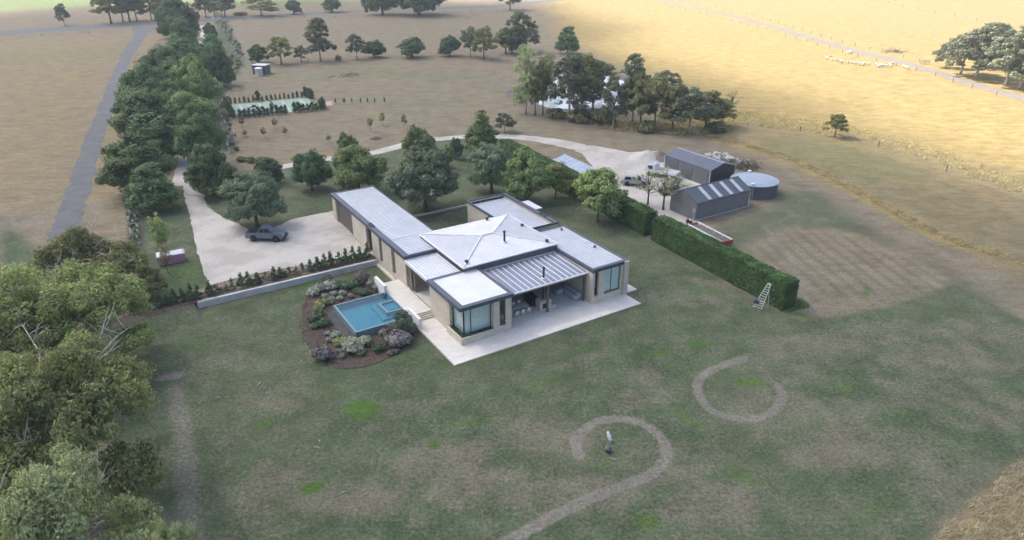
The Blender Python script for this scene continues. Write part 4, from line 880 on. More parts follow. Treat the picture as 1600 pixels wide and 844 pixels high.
AV = 'trees lining the avenue drive'
for a in [
 ('coned',243,330,249,82,'pointed green tree nearest the forecourt on the left of the avenue'),
 ('avenue0',222,305,211,122,'wide dark tree on the track side, second from the forecourt'),
 ('coned',246,258,171,104,'rounded dark tree on the left of the avenue, third from the forecourt'),
 ('avenue2',238,226,138,112,'rounded dark tree on the left of the avenue, fourth from the forecourt'),
 ('avenue0',236,188,98,104,'broad dark tree leaning towards the farm track in the middle of the avenue'),
 ('avenue1',266,150,70,92,'dark tree on the left of the avenue beside the track bend'),
 ('dark0',296,118,55,80,'dark tree in the middle of the far avenue'),
 ('avenue2',290,82,28,52,'lighter green tree at the far end of the left avenue row'),
 ('dark1',285,62,-12,62,'tall dark tree at the road end of the avenue'),
 ('avenue1',268,60,0,40,'narrow dark tree beside the road junction at the avenue end'),
 ('avenue2',334,306,224,84,'dark round tree nearest the forecourt on the right of the avenue'),
 ('avenue0',318,262,163,86,'dense tree on the right of the avenue, second from the forecourt'),
 ('fresh0',306,222,136,92,'fresh green tree on the right of the avenue, third from the forecourt'),
 ('fresh1',312,180,84,80,'light green spreading tree in the middle right of the avenue'),
 ('avenue1',342,135,66,60,'dark tree on the outer side of the right avenue row'),
 ('avenue2',335,92,52,40,'small dark tree beyond the middle of the right avenue row'),
 ('dark0',330,62,34,22,'small dark tree beside the pale drive near the road'),
 ('avenue0',275,205,128,80,'dark tree between the two avenue rows at mid length'),
 ('avenue1',280,165,92,80,'dark tree in the thick of the avenue, behind the broad leaning one')]:
    tree_px(*a[:4], a[4]*(1.04 if a[1] < 300 else 1.0), a[5], 'avenue_tree', 'tree', AV)
GT = 'trees in the garden behind the house'
for a in [
 ('oak0',402,354,262,104,'broad grey green tree shading the parked pickup'),
 ('dark0',424,287,243,48,'small dark tree behind the pickup tree'),
 ('dark1',488,298,229,66,'dense dark dome shaped tree left of the garage roof'),
 ('fresh0',562,302,222,98,'pale green spreading tree behind the garage end'),
 ('fresh1',543,244,206,36,'small green tree poking up behind the pale spreading tree'),
 ('oak1',666,330,226,116,'large blue grey tree beside the courtyard kerb'),
 ('fresh1',656,262,194,64,'green tree between the large blue grey tree and the curved path'),
 ('fresh0',700,262,224,28,'slim green tree right of the large blue grey tree'),
 ('dark1',713,248,212,24,'little round dark tree standing alone by the path'),
 ('cone',752,240,172,64,'bright green pointed tree where the path bends'),
 ('gum1',788,207,174,38,'small grey gum on the far side of the curved path'),
 ('oak0',768,302,218,84,'grey green tree behind the rear wing'),
 ('fresh1',822,316,230,84,'olive green tree at the right of the rear wing'),
 ('bright1',868,310,250,54,'yellow green tree against the tall hedge'),
 ('bright0',934,347,255,92,'bright light green tree in front of the tall hedge')]:
    tree_px(*a[:5], a[5], 'garden_tree', 'tree', GT)
tree_px('sparse',1036,328,257,98,'thin twisted tree behind the hedge by the grey shed','yard_tree'); tree_px('sparse',1012,320,260,84,'thin leaning tree behind the hedge left of the twisted one','yard_tree')
FG = 'trees across the back paddock'
for a in [
 ('dark0',405,98,68,34,'round dark tree behind the little blue shed'), ('gum0',440,101,55,52,'spreading grey gum right of the little blue shed'), ('gum2',471,97,70,28,'small loose tree right of the spreading grey gum'),
 ('tallgum0',501,96,21,50,'tallest gum with a bare pale trunk in the back paddock'), ('gum1',558,93,50,38,'grey gum with a forked trunk right of the tallest gum'), ('dark1',586,90,60,35,'round dark tree right of the forked gum'),
 ('dark0',644,90,56,47,'round dark tree standing alone mid paddock'), ('dark1',703,88,53,38,'round dark tree at the left of the right hand clump'), ('gum3',735,89,38,42,'grey gum behind the right hand clump'),
 ('gum0',756,93,38,50,'leaning dark gum in the right hand clump'), ('gum2',790,84,42,50,'bushy gum at the right of the clump'), ('gum1',815,82,13,60,'tall grey gum above the dam'), ('dark1',800,84,36,46,'dense green tree at the foot of the tall grey gum'),
 ('coned',886,84,37,42,'pointed green tree behind the dam against the golden field')]:
    tree_px(*a[:5], a[5], 'paddock_tree', 'tree', FG)
DG = 'gum trees around the dam'
for a in [
 ('palegum',822,178,62,50,'tall pale wispy gum at the left end of the dam'), ('gum0',836,180,104,44,'slim gum standing at the left edge of the water'), ('gum2',848,180,92,46,'slim gum second from the left edge of the water'),
 ('palegum',852,150,78,42,'pale gum on the far bank of the dam'), ('tallgum1',889,189,74,74,'tall gum with a double trunk before the middle of the dam'), ('gum2',908,178,80,80,'wide gum overhanging the middle of the dam'),
 ('tallgum0',926,172,86,70,'upright gum right of the double trunk one'), ('gum0',940,150,92,60,'dark gum behind the dam'), ('gum1',958,198,120,54,'low gum in front of the bright water on the right'), ('gum3',988,193,94,72,'leafy gum right of the bright water'),
 ('gum0',1000,200,112,64,'thick gum in the dam belt, third from the right clump'), ('gum2',1022,203,116,76,'dense gum in the middle of the right hand belt'), ('gum0',1050,206,126,72,'bushy gum with leaning stem in the right hand belt'),
 ('gum1',1076,208,130,84,'wide gum in the right hand belt'), ('gum2',1102,200,140,74,'dark gum towards the right end of the belt'), ('gum0',1126,198,152,52,'low spreading gum at the right end of the belt'),
 ('sparse',1142,177,136,40,'thin open tree at the edge of the golden field'), ('gum3',990,124,80,40,'pale gum on the far side of the belt'), ('gum1',1040,150,108,60,'gum on the field side of the belt')]:
    tree_px(*a[:5], a[5], 'gum_tree', 'tree', DG)
for a in [(868,184,166,34,'low bush at the near left bank of the dam'), (905,190,166,46,'wide bush on the near bank below the double trunk gum'), (945,193,165,44,'dark bush on the near bank right of centre'), (1010,206,186,40,'bush at the foot of the dense gum belt'), (1120,206,186,36,'bush at the right foot of the gum belt')]:
    tree_px('bush', *a[:4], a[4], 'bush', 'bush', 'bushes along the dam bank')
tree_px('bush',529,95,84,12,'tiny bush on the paddock line between the gums','bush','bush'); tree_px('bush',375,24,17,24,'low bush on the verge of the road','bush','bush')
tree_px('gum2',1304,214,176,44,'small dark leaning tree alone at the edge of the golden field','paddock_tree','tree')
RG = 'trees along the country road'
for a in [
 ('gum3',101,40,3,26,'small gum by the road at far left'), ('gum0',174,37,-22,58,'leaning gum at the left of the roadside clump'), ('gum1',193,35,-26,56,'gum second in the roadside clump'), ('gum2',203,34,-28,50,'gum third in the roadside clump'), ('gum3',214,33,-20,44,'gum at the right of the roadside clump'),
 ('gum0',237,32,-12,36,'small dark gum at the road junction'), ('tallgum1',258,32,-30,40,'tall gum behind the road junction'), ('tallgum0',322,27,-34,40,'tall gum just right of the avenue end'), ('palegum',336,27,-32,34,'pale gum second right of the avenue end'), ('tallgum1',352,26,-34,38,'tall gum third right of the avenue end'),
 ('palegum',409,25,-26,58,'open branched gum by the road'), ('dark1',459,22,-3,28,'small dark round tree on the road verge'), ('dark0',519,19,-6,34,'dark bushy tree on the road verge'), ('pine',598,23,-44,66,'huge dark pine at the left of the roadside pair'), ('pine',655,24,-46,90,'huge dark pine at the right of the roadside pair'), ('gum0',797,16,-24,46,'multi stemmed gum by the far road')]:
    tree_px(*a[:5], a[5], 'roadside_tree', 'tree', RG)
SG = 'gum clump beyond the farm lane'
for a in [
 ('gum1',1477,106,60,44,'gum at the left end of the sunlit clump'), ('gum3',1501,116,44,76,'sunlit gum with a leaning trunk, second from the left of its clump'), ('gum1',1525,122,36,92,'broad sunlit gum in the middle of the clump'), ('gum3',1571,134,44,104,'broad gum with a forked trunk at the front of the sunlit clump'),
 ('gum1',1592,140,36,90,'gum at the right frame edge in the sunlit clump'), ('gum3',1545,106,30,92,'tall gum at the back of the sunlit clump'), ('gum1',1612,112,18,100,'tallest gum cut by the right frame edge')]:
    tree_px(*a[:5], a[5], 'lane_tree', 'tree', SG)
for a in [('sap',579,206,182,'golden sapling beside the dark mulch heap'), ('sap',598,197,174,'golden sapling second from the left in the paddock'), ('sap',632,202,177,'golden sapling nearest the curved path'),
          ('sapg',430,202,182,'thin olive sapling below the middle of the court'), ('sapg',413,216,196,'thin olive sapling left in the lower paddock row'), ('sapg',446,214,196,'thin olive sapling right in the lower paddock row'), ('sapg',379,200,180,'thin olive sapling at the court corner'), ('sapg',383,214,202,'tiny sapling by the curved belt'), ('sapg',514,223,209,'bare little sapling in the paddock')]:
    tree_px(*a[:4], 13, a[4], 'sapling', 'sapling', 'saplings in the paddock')
tree_px('sapp',257,402,326,36,'pale young tree on the strip left of the forecourt','young_tree'); tree_px('straw',263,427,376,34,'bare straw coloured young tree beside the pink skip','young_tree')

# ---- the big trees at the left edge, leafed finely because they stand close
rg2 = np.random.default_rng(17)
def near_lobes(rng, H0, R0, n, zlo, r):
    out = []
    for i in range(n):
        f = (i+0.5)/n; a = i*2.39996; rr = R0*0.86*math.sqrt(f); rr *= rng.uniform(0.85, 1.1); z = H0*(0.92-0.42*(rr/R0)**2.0)*rng.uniform(0.62, 1.06)
        k = r*rng.uniform(0.5, 1.2); out.append((rr*math.cos(a), rr*math.sin(a), max(z-k*0.5, H0*zlo), k, k, k*0.72))
    return out
species('bigwillow', 11.5, 7.6, near_lobes(rg2, 11.5, 7.6, 30, .3, 2.1), 'willow', 600, 95, 0.80, 0.30, 0.14, 201, 'gumbark', 6.0, .34, 30, .45, 0.3, 0.8)
species('biggum', 11.0, 6.8, near_lobes(rg2, 11.0, 6.8, 30, .25, 1.9), 'gumd', 540, 95, 0.74, 0.29, 0.125, 202, 'gumbark', 6.0, .32, 34, .42, 0.4, 0.8)
species('biggrey', 10.0, 6.0, near_lobes(rg2, 10.0, 6.0, 28, .25, 1.7), 'gumg', 480, 95, 0.70, 0.27, 0.11, 203, 'gumbark', 6.0, .28, 36, .42, 0.4, 0.8)
species('bigolive', 8.5, 5.4, near_lobes(rg2, 8.5, 5.4, 26, .3, 1.7), 'olive', 380, 90, 0.70, 0.30, 0.14, 204, 'gumbark', 4.5, .26, 26, .45, 0.2, 0.8)
def dead_branches(e, H0, R0, n, seed):
    """bleached dead limbs standing out of the crown"""
    rng = np.random.default_rng(seed); m = MB()
    for i in range(n):
        a = rng.uniform(0, 6.28); r0 = R0*rng.uniform(0.05, 0.3); s = Vector((r0*math.cos(a), r0*math.sin(a), H0*rng.uniform(0.55, 0.7)))
        e_ = s+Vector((math.cos(a)*R0*rng.uniform(.3,.65), math.sin(a)*R0*rng.uniform(.3,.65), H0*rng.uniform(.12,.27))); md = s.lerp(e_, .55)+Vector(rng.normal(size=3))*.35
        m.tube([tuple(s), tuple(md), tuple(e_)], [.085,.05,.016], 5)
        for j in range(3):
            q = md.lerp(e_, rng.uniform(0, .8)); w = q+Vector(rng.normal(size=3))*.7+Vector((0,0,.5)); m.tube([tuple(q), tuple(q.lerp(w,.5)+Vector(rng.normal(size=3))*.1), tuple(w)], [.04,.028,.01], 4)
    m.build('dead_branch', M['deadwood'], e, smooth=True)
NT = 'large trees along the left edge'
for key, bx, by, ty, wpx, lab, nd in (('bigolive',150,460,358,160,'dark olive tree above the yellow green one at the left edge',9), ('bigwillow',122,585,404,272,'large yellow green tree at the left edge, bright crown',9), ('biggum',128,775,525,318,'large dark gum with bleached branches at the left edge',12), ('biggrey',142,985,712,272,'grey green gum in the bottom left corner',9), ('biggrey',318,1010,812,110,'top of a small grey gum at the bottom edge',3), ('biggum',30,650,480,170,'dark gum half cut by the left frame edge',4), ('bigolive',235,470,415,62,'low olive shrub tree beside the young hedge',2)):
    e = tree_px(key, bx, by, ty, wpx, lab, 'large_tree', 'tree', NT); H0, R0 = SPEC[key][:2]; dead_branches(e, H0, R0, nd, int(bx))

# ---- young hedge on the retaining wall, court hedge, tree belt with white guards
zx = lambda x: 230+x/4.324
for i, (x, h, kind) in enumerate(((85,1.9,'conif'),(140,1.8,'conif'),(190,2.1,'conif'),(245,1.9,'conif'),(300,2.3,'conif'),(345,1.9,'conif'),(425,2.1,'conif'),(465,1.7,'conift'),(500,1.0,'conift'),(540,1.1,'conift'),(580,2.1,'conift'),(640,2.1,'conif'),(690,2.0,'conif'),(750,1.6,'conif'),(805,1.8,'conift'),(860,1.9,'conif'),(905,1.6,'conif'),(935,1.2,'conift'),(960,1.7,'conift'),(1010,1.2,'conift'),(1050,1.9,'conift'),(1105,1.7,'conif'),(1155,1.9,'conif'),(1200,2.1,'conif'),(1245,2.2,'conif'),(1300,1.8,'conif'),(1345,2.1,'conif'),(1395,2.2,'conif'),(1440,1.9,'conif'),(1490,2.3,'conif'))):
    px = zx(x); b = gp(px, 461-0.2395*(px-328.3)); H0, R0 = SPEC[kind][:2]
    lab = 'young bushy conifer in the row above the retaining wall' if kind == 'conif' else 'thin sparse young conifer in the row above the retaining wall'
    plant(kind, b, h, 1.25 if kind == 'conif' else 1.0, lab, 'young_conifer', 'conifer', 'bushy young conifers' if kind == 'conif' else 'sparse young conifers')
# posts and wires that the young row is tied to
tr = empty('wire_trellis', gp(330, 463), 'low post and wire line behind the young conifers', 'trellis')
bw = Vector(gp(330, 463)); P0 = Vector(gp(330, 458)); P1 = Vector(gp(574, 400))
for k in range(24):
    p = P0.lerp(P1, k/23); p.z = TXY(p.x, p.y); MB().tube([tuple(p-bw), tuple(p-bw+Vector((0,0,1.15)))], .03, 5).build('post', M['bark'], tr)
for z in (.5, .95): MB().tube([tuple(P0-bw+Vector((0,0,z))), tuple(P1-bw+Vector((0,0,z)))], .010, 4).build('wire', M['bark'], tr)
# ---- shrubs of the pool bed
def shrub_proto(key, leaf, seed, n=26, per=26, ln=.13, wd=.07, rc=.16, H0=.7):
    species(key, H0, .5, [(0,0,H0*.45,.4,.4,H0*.45),(.12,.08,H0*.5,.3,.3,H0*.4),(-.12,.1,H0*.42,.3,.3,H0*.36)], leaf, n, per, rc, ln, wd, seed, 'bark', H0*.5, .02, 5, .5, 0, .8, -.3)
for k, (lf, nn, pp) in {'silver': ('silver',30,26), 'yellow': ('yellow',30,22), 'dark': ('dark',30,26), 'purple': ('purple',44,34), 'grey': ('greyp',44,30), 'pale': ('pale',60,34), 'twig': ('twig',40,22)}.items(): shrub_proto('s_'+k, lf, 300+len(k), nn, pp)
SH = {'silver': 'small silver mound shrub in the mulch bed around the pool', 'yellow': 'yellow flowering shrub in the mulch bed around the pool', 'dark': 'dark leafy shrub in the mulch bed around the pool', 'purple': '', 'grey': 'soft grey shrub at the steps end of the pool bed', 'pale': '', 'twig': ''}
for x, y, r, k, h, lab in ((140,240,52,'silver',.9,''),(190,205,46,'silver',.9,''),(265,195,58,'silver',1.1,''),(225,262,27,'silver',.6,''),(290,242,28,'silver',.6,''),(355,242,30,'silver',.7,''),(335,278,29,'silver',.6,''),(275,276,26,'silver',.5,''),(415,258,25,'silver',.6,''),(575,185,48,'silver',1.2,''),(605,208,38,'silver',.9,''),
  (305,550,42,'silver',.7,''),(255,582,27,'silver',.5,''),(350,698,30,'silver',.5,''),(270,700,27,'silver',.5,''),(330,662,27,'silver',.5,''),(650,535,32,'silver',.8,''),(240,535,24,'silver',.5,''),
  (440,640,92,'pale',1.2,'largest pale flowering shrub at the front of the pool bed'),(515,600,48,'pale',.9,'pale flowering shrub right of the largest one in the pool bed'),
  (190,330,46,'yellow',.9,''),(235,305,40,'yellow',.8,''),(168,358,32,'yellow',.7,''),(272,300,28,'yellow',.6,''),(325,605,46,'yellow',.8,''),(375,578,32,'yellow',.7,''),
  (120,440,38,'dark',.7,''),(170,420,48,'dark',.9,''),(205,470,52,'dark',.9,''),(180,390,42,'dark',.9,''),(240,450,40,'dark',.7,''),(390,188,60,'dark',1.0,''),(340,185,48,'dark',.9,''),(440,180,46,'dark',.9,''),(520,232,54,'dark',.7,''),(470,225,44,'dark',.6,''),(555,620,38,'dark',.8,''),(600,655,42,'dark',.8,''),(645,640,36,'dark',.8,''),(150,480,40,'dark',.6,''),(480,680,40,'dark',.5,''),
  (212,705,78,'purple',1.3,'purple flowering shrub at the left front of the pool bed'),(770,600,98,'purple',1.4,'widest purple shrub at the right front of the pool bed'),(245,155,46,'twig',1.1,'brown twiggy shrub at the back of the pool bed'),(500,150,62,'twig',1.7,'tall grey twiggy shrub beside the white wall'),
  (740,530,74,'grey',1.3,''),(690,585,50,'grey',1.0,''),(850,520,58,'grey',1.1,''),(790,525,50,'grey',1.1,''),(700,680,28,'twig',.5,'low brown shrub at the right front edge of the pool bed'),(745,665,30,'twig',.5,'low brown shrub under the widest purple one')):
    b = gp(460+x/4.69, 410+y/4.69); d = depth(b)
    plant('s_'+k, b, h*1.05, 2*r/4.69*d/FPX*1.06, lab or SH[k], 'shrub', 'shrub', None if lab else f'{k} shrubs of the pool bed')
tree_px('olivesmall', 460+800/4.69, 410+535/4.69, 410+352/4.69, 34, 'small olive tree at the corner of the pool', 'olive_tree', 'tree')
# ground litter of the mulch bed and planter greenery
def scatter_leaf(name, poly, dens, mat, ln, wd, h, parent_label, zf=None, seed=5, kind='stuff', up=0.5):
    rng = np.random.default_rng(seed); P = np.array(poly); lo, hi = P.min(0), P.max(0); n = int((hi-lo).prod()*dens)
    q = rng.uniform(lo, hi, (n, 2)); q = q[inside([tuple(p) for p in P], q[:,0], q[:,1])]
    z = np.array([(zf or TXY)(*p) for p in q])+rng.random(len(q))*h+.02
    v, f = leaf_quads(np.column_stack([q, z]), rng.normal(size=(len(q), 3))+np.array((0, 0, up)), ln, wd, rng)
    o = link(name, np_mesh(name, v, f, mat)); tag(o, parent_label[0], parent_label[1], kind=kind); return o
scatter_leaf('bark_litter', bedw, 55, M['mulch'], .16, .07, .05, ('brown bark litter over the pool bed', 'mulch'))
scatter_leaf('planter_greenery', [W(u, v)[:2] for u, v in ((2.56,3.09),(6.40,3.09),(6.40,3.55),(3.0,3.55),(3.0,6.38),(2.56,6.38))], 260, L['dark'], .16, .08, .22, ('dark low planting in the stone planter below the corner window', 'planting'), zf=lambda x, y: .80)
# ---- tall clipped hedge with a gap
def hedge(name, v0, v1, label, seed):
    rng = np.random.default_rng(seed); k = 0.0576; hh = 3.6; wd = 2.25
    e = empty(name, W(37.86+(v0+10.09)*k+wd/2, v0, 0), label, 'hedge', YAW-math.atan(k)); Ln = v1-v0
    # dense core with a hand-clipped, slightly uneven skin
    nx, ny, nzv = 7, max(4, int(Ln/0.5)), 9; m = MB()
    def skin(a, b, c):
        x = (a-.5)*(wd-.3)*(1-.05*c); z = c*(hh-.12); y = .15+b*(Ln-.3)
        q = Vector((x*.9, y*.6+seed, z*.9)); return (x+.16*mnoise.noise(q), y+.10*mnoise.noise(q+Vector((5,0,0))), z+(.13*mnoise.noise(q+Vector((0,9,0))) if c > .5 else 0))
    def grid(fn, n1, n2):
        o = len(m.v)
        for j in range(n2+1):
            for i in range(n1+1): m.v.append(skin(*fn(i/n1, j/n2)))
        for j in range(n2):
            for i in range(n1): m.f.append((o+j*(n1+1)+i, o+j*(n1+1)+i+1, o+(j+1)*(n1+1)+i+1, o+(j+1)*(n1+1)+i))
    grid(lambda s, t: (s, t, 1), nx, ny); grid(lambda s, t: (0, s, t), ny, nzv); grid(lambda s, t: (1, s, t), ny, nzv); grid(lambda s, t: (s, 0, t), nx, nzv); grid(lambda s, t: (s, 1, t), nx, nzv)
    m.build('clipped_core', L['hedge'], e)
    area = 2*Ln*hh+Ln*wd+2*wd*hh; n = int(area*95); t = rng.random(n)*area; P = np.zeros((n, 3)); D = np.zeros((n, 3)); a, b = rng.random(n), rng.random(n); g = Ln*hh
    for i, (lo, hi) in enumerate(((0,g),(g,2*g),(2*g,2*g+Ln*wd),(2*g+Ln*wd,2*g+Ln*wd+wd*hh),(2*g+Ln*wd+wd*hh,area))):
        s = (t >= lo) & (t < hi); c = np.count_nonzero(s); one = np.ones(c)
        if i < 2: P[s] = np.column_stack([(-.5 if i == 0 else .5)*wd*(1-.05*b[s]), a[s]*Ln, b[s]*hh]); D[s] = (-1 if i == 0 else 1, 0, .2)
        elif i == 2: P[s] = np.column_stack([(a[s]-.5)*wd*.95, b[s]*Ln, one*hh]); D[s] = (0, 0, 1)
        else: P[s] = np.column_stack([(a[s]-.5)*wd, (one*0 if i == 3 else one*Ln), b[s]*hh]); D[s] = (0, -1 if i == 3 else 1, .2)
    low = np.array([mnoise.noise(Vector((p[0]*.9, p[1]*.6+seed, p[2]*.9))) for p in P]); P += D*(rng.normal(size=(n,1))*.05-.06+low[:,None]*.24)
    v, f = leaf_quads(P, D+rng.normal(size=D.shape)*.55, .24, .13, rng)
    link('foliage', np_mesh('foliage', v, f, L['hedge']), e)
hedge('tall_hedge', -10.1, 14.0, 'tall clipped green hedge from the ladder end to the gap', 2); hedge('tall_hedge', 15.5, 61.0, 'tall clipped green hedge beyond the gap, running behind the garden trees', 9)
clip = [W(*p)[:2] for p in ((38,-10.6),(41.8,-11.2),(42.6,-9.4),(40.8,-7.4),(40.2,-9.9))]
scatter_leaf('hedge_clippings', clip, 120, L['hedge'], .18, .1, .12, ('fresh green clippings on the grass at the hedge end', 'clippings'))
# ---- standing dry grass
def grass(name, poly, dens, hgt, mat, label, seed, blades=5, spread=.16, wd=.035):
    rng = np.random.default_rng(seed); P = np.array(poly); lo, hi = P.min(0), P.max(0); n = int((hi-lo).prod()*dens)
    q = rng.uniform(lo, hi, (n, 2)); q = q[inside([tuple(p) for p in P], q[:,0], q[:,1])]
    cl = np.array([mnoise.noise(Vector((x*.45, y*.45, seed))) for x, y in q]); q = q[cl+rng.random(len(q))*.5 > .02]; n = len(q)
    k = np.repeat(np.arange(n), blades); b = np.column_stack([q[k]+rng.normal(size=(len(k),2))*spread*.6, np.array([TXY(*p) for p in q])[k]])
    a = rng.uniform(0, 6.28, len(k)); s = np.column_stack([np.cos(a), np.sin(a), np.zeros(len(k))]); h = (hgt*rng.uniform(.5,1.25,n))[k]*rng.uniform(.7,1.2,len(k))
    tip = b+np.column_stack([rng.normal(size=(len(k),2))*.35*h[:,None]+np.array((.10,-.05)), h])
    v = np.stack([b-s*wd, b+s*wd, tip], 1).reshape(-1, 3); o = link(name, np_mesh(name, v, np.arange(len(k)*3).reshape(-1, 3), mat)); tag(o, label, 'grass', kind='stuff')
grass('dry_grass', wp([(1440,870),(1490,805),(1520,780),(1545,765),(1570,735),(1610,712),(1680,690),(1680,900),(1440,900)]), 20, .38, L['tawny'], 'tall tawny grass in the bottom right corner', 31, 6, .2, .022)
fr = smooth_path(wp([(1085,214),(1150,226),(1220,247),(1290,278),(1350,310),(1410,343),(1480,377),(1560,402),(1640,430)]), 4); fr2 = smooth_path(wp([(1085,207),(1150,220),(1222,240),(1296,272),(1360,304),(1420,337),(1490,371),(1566,396),(1640,424)]), 4)
grass('dry_grass', fr+fr2[::-1], 18, .32, L['grass'], 'golden fringe of unmown grass along the vehicle loop', 32, 5, .2, .035)
grass('dry_grass', wp([(1130,190),(1200,200),(1280,210),(1360,222),(1450,252),(1560,292),(1640,330),(1640,300),(1560,268),(1450,228),(1340,200),(1230,182),(1140,172)]), 2.4, .5, L['grass'], 'rough tawny grass along the edge of the golden field', 33, 6, .3, .06)
grass('dry_grass', wp([(905,190),(960,205),(1060,212),(1140,206),(1150,190),(1120,180),(1000,190)]), 5.0, .7, L['grass'], 'rough tawny grass under the dam trees', 34, 6, .25, .05)
grass('dry_grass', wp([(0,600),(30,640),(48,700),(40,760),(20,844),(-60,900),(-60,560)]), 20, .4, L['grass'], 'dry grass at the left edge below the dark gum', 35, 5, .2, .022)
lawnpx = [(330,470),(600,420),(640,520),(710,575),(1000,478),(1221,490),(1265,503),(1420,440),(1600,510),(1680,700),(1560,745),(1440,870),(330,870),(280,700),(290,590),(265,520)]
grass('lawn_grass', wp(lawnpx), 9, .09, L['grassg'], 'short mown lawn grass in front of the house', 36, 4, .16, .016)
grass('lawn_straw', wp(lawnpx), 3, .06, L['straw2'], 'dead straw coloured blades through the front lawn', 37, 3, .16, .010)

# ================================================================== SHEDS, TANK, YARD
def ribbed(name, c, pitch=0.2, axis=0, rough=0.5, metal=0.2):
    m, nd, lk = new_mat(name)
    o = N(nd, 'OutputMaterial'); b = N(nd, 'BsdfPrincipled', Roughness=rough, Metallic=metal); lk.new(b.outputs[0], o.inputs[0]); co = coords(nd)
    wv = N(nd, 'TexWave', Scale=1.0/pitch*0.314, Distortion=0.0); wv.bands_direction = 'XYZ'[axis]; lk.new(co, wv.inputs[0])
    cc = mixc(nd, lk, ramp(nd, lk, nz(nd, lk, 0.5, 5, 0.7, co), 0.35, 0.7), c, tuple(x*0.8 for x in c)); cc = mixc(nd, lk, ramp(nd, lk, wv.outputs[1], 0.0, 0.35, 0.22, 0), cc, tuple(x*0.6 for x in c)); lk.new(cc, b.inputs['Base Color'])
    bp = N(nd, 'Bump', Strength=0.5, Distance=0.03); lk.new(wv.outputs[1], bp.inputs['Height']); lk.new(bp.outputs[0], b.inputs['Normal']); return m
M['shedwx'] = ribbed('grey_steel_wall', (0.205,0.207,0.228), .25, 0); M['shedwy'] = ribbed('grey_steel_end_wall', (0.215,0.215,0.228), .25, 1)
M['shedroof'] = ribbed('dark_blue_grey_roof', (0.115,0.125,0.158), .25, 0); M['shedroofv'] = ribbed('blue_grey_roof_sheet', (0.125,0.138,0.180), .25, 1)
M['shedd'] = ribbed('charcoal_steel_wall', (0.06,0.064,0.076), .25, 0); M['roller'] = surf('grey_roller_door', (0.135,0.138,0.142), (0.12,0.122,0.126), 0.5, 1.0)
M['skyl'] = surf('pale_skylight_sheet', (0.52,0.54,0.55), (0.44,0.46,0.47), 0.35, 1.0); M['tankw'] = surf('grey_tank_wall', (0.115,0.125,0.145), (0.095,0.103,0.12), 0.5, 0.6, metal=.2); M['tankr'] = surf('pale_blue_tank_roof', (0.36,0.41,0.50), (0.30,0.35,0.43), 0.4, 0.4, metal=.2)
def gable(name, label, u0, u1, v0, v1, ze, zr, axis, wallm, endm, roofm):
    e = empty(name, (OX, OY, 0), label, 'shed', YAW); t = .12; ov = .12
    if axis == 'u':
        vm = (v0+v1)/2
        B('side_wall', M[wallm], e, (u0,u1,v0,v0+t,0,ze)); B('side_wall', M[wallm], e, (u0,u1,v1-t,v1,0,ze))
        for a in (u0, u1-t): MB().extr([(v0+t,0),(v1-t,0),(v1-t,ze),(vm,zr-.02),(v0+t,ze)], 'x', a, a+t).build('end_wall', M[endm], e)
        for s, (a, b) in enumerate(((v0-ov, vm), (v1+ov, vm))):
            k = (zr-ze)/(vm-v0); za = ze-ov*k
            MB().add([(u0-ov,a,za+.03),(u1+ov,a,za+.03),(u1+ov,b,zr+.03),(u0-ov,b,zr+.03),(u0-ov,a,za+.09),(u1+ov,a,za+.09),(u1+ov,b,zr+.09),(u0-ov,b,zr+.09)], [(0,3,2,1),(4,5,6,7),(0,1,5,4),(1,2,6,5),(2,3,7,6),(3,0,4,7)] if s == 0 else [(0,1,2,3),(7,6,5,4),(4,5,1,0),(5,6,2,1),(6,7,3,2),(7,4,0,3)]).build('roof_slope', M[roofm], e)
        MB().tube([(u0-ov,vm,zr+.09),(u1+ov,vm,zr+.09)], .07, 6).build('ridge_cap', M[roofm], e)
    else:
        um = (u0+u1)/2
        B('side_wall', M[wallm], e, (u0,u0+t,v0,v1,0,ze)); B('side_wall', M[wallm], e, (u1-t,u1,v0,v1,0,ze))
        for a in (v0, v1-t): MB().extr([(u0+t,0),(u1-t,0),(u1-t,ze),(um,zr-.02),(u0+t,ze)], 'y', a, a+t).build('end_wall', M[endm], e)
        for s, (a, b) in enumerate(((u0-ov, um), (u1+ov, um))):
            k = (zr-ze)/(um-u0); za = ze-ov*k
            MB().add([(a,v0-ov,za+.03),(b,v0-ov,zr+.03),(b,v1+ov,zr+.03),(a,v1+ov,za+.03),(a,v0-ov,za+.09),(b,v0-ov,zr+.09),(b,v1+ov,zr+.09),(a,v1+ov,za+.09)], [(0,3,2,1),(4,5,6,7),(0,1,5,4),(1,2,6,5),(2,3,7,6),(3,0,4,7)]).build('roof_slope', M[roofm], e)
        MB().box(um-.12, um+.12, v0-ov, v1+ov, zr+.075, zr+.12).build('ridge_cap', M['skyl'], e)
    return e
s1 = gable('steel_shed', 'grey steel shed with four pale skylight strips on its roof', 50.2, 62.0, 16.1, 21.7, 2.9, 4.25, 'u', 'shedwx', 'shedwy', 'shedroof')
for k in range(4):
    u = 52.6+k*2.35; MB().add([(u,16.0,2.98),(u+.75,16.0,2.98),(u+.75,18.6,4.235),(u,18.6,4.235),(u,16.0,3.03),(u+.75,16.0,3.03),(u+.75,18.6,4.285),(u,18.6,4.285)], [(0,3,2,1),(4,5,6,7),(0,1,5,4),(1,2,6,5),(2,3,7,6),(3,0,4,7)]).build('skylight', M['skyl'], s1)
MB().tube([(62.08,16.05,0),(62.08,16.05,2.85)], .06, 6).build('downpipe', M['white'], s1); B('gutter', M['shedroof'], s1, (50.1,62.1,15.86,15.97,2.78,2.9)); B('foundation', M['conc'], s1, (50.1,62.1,16.0,16.09,0,.10))
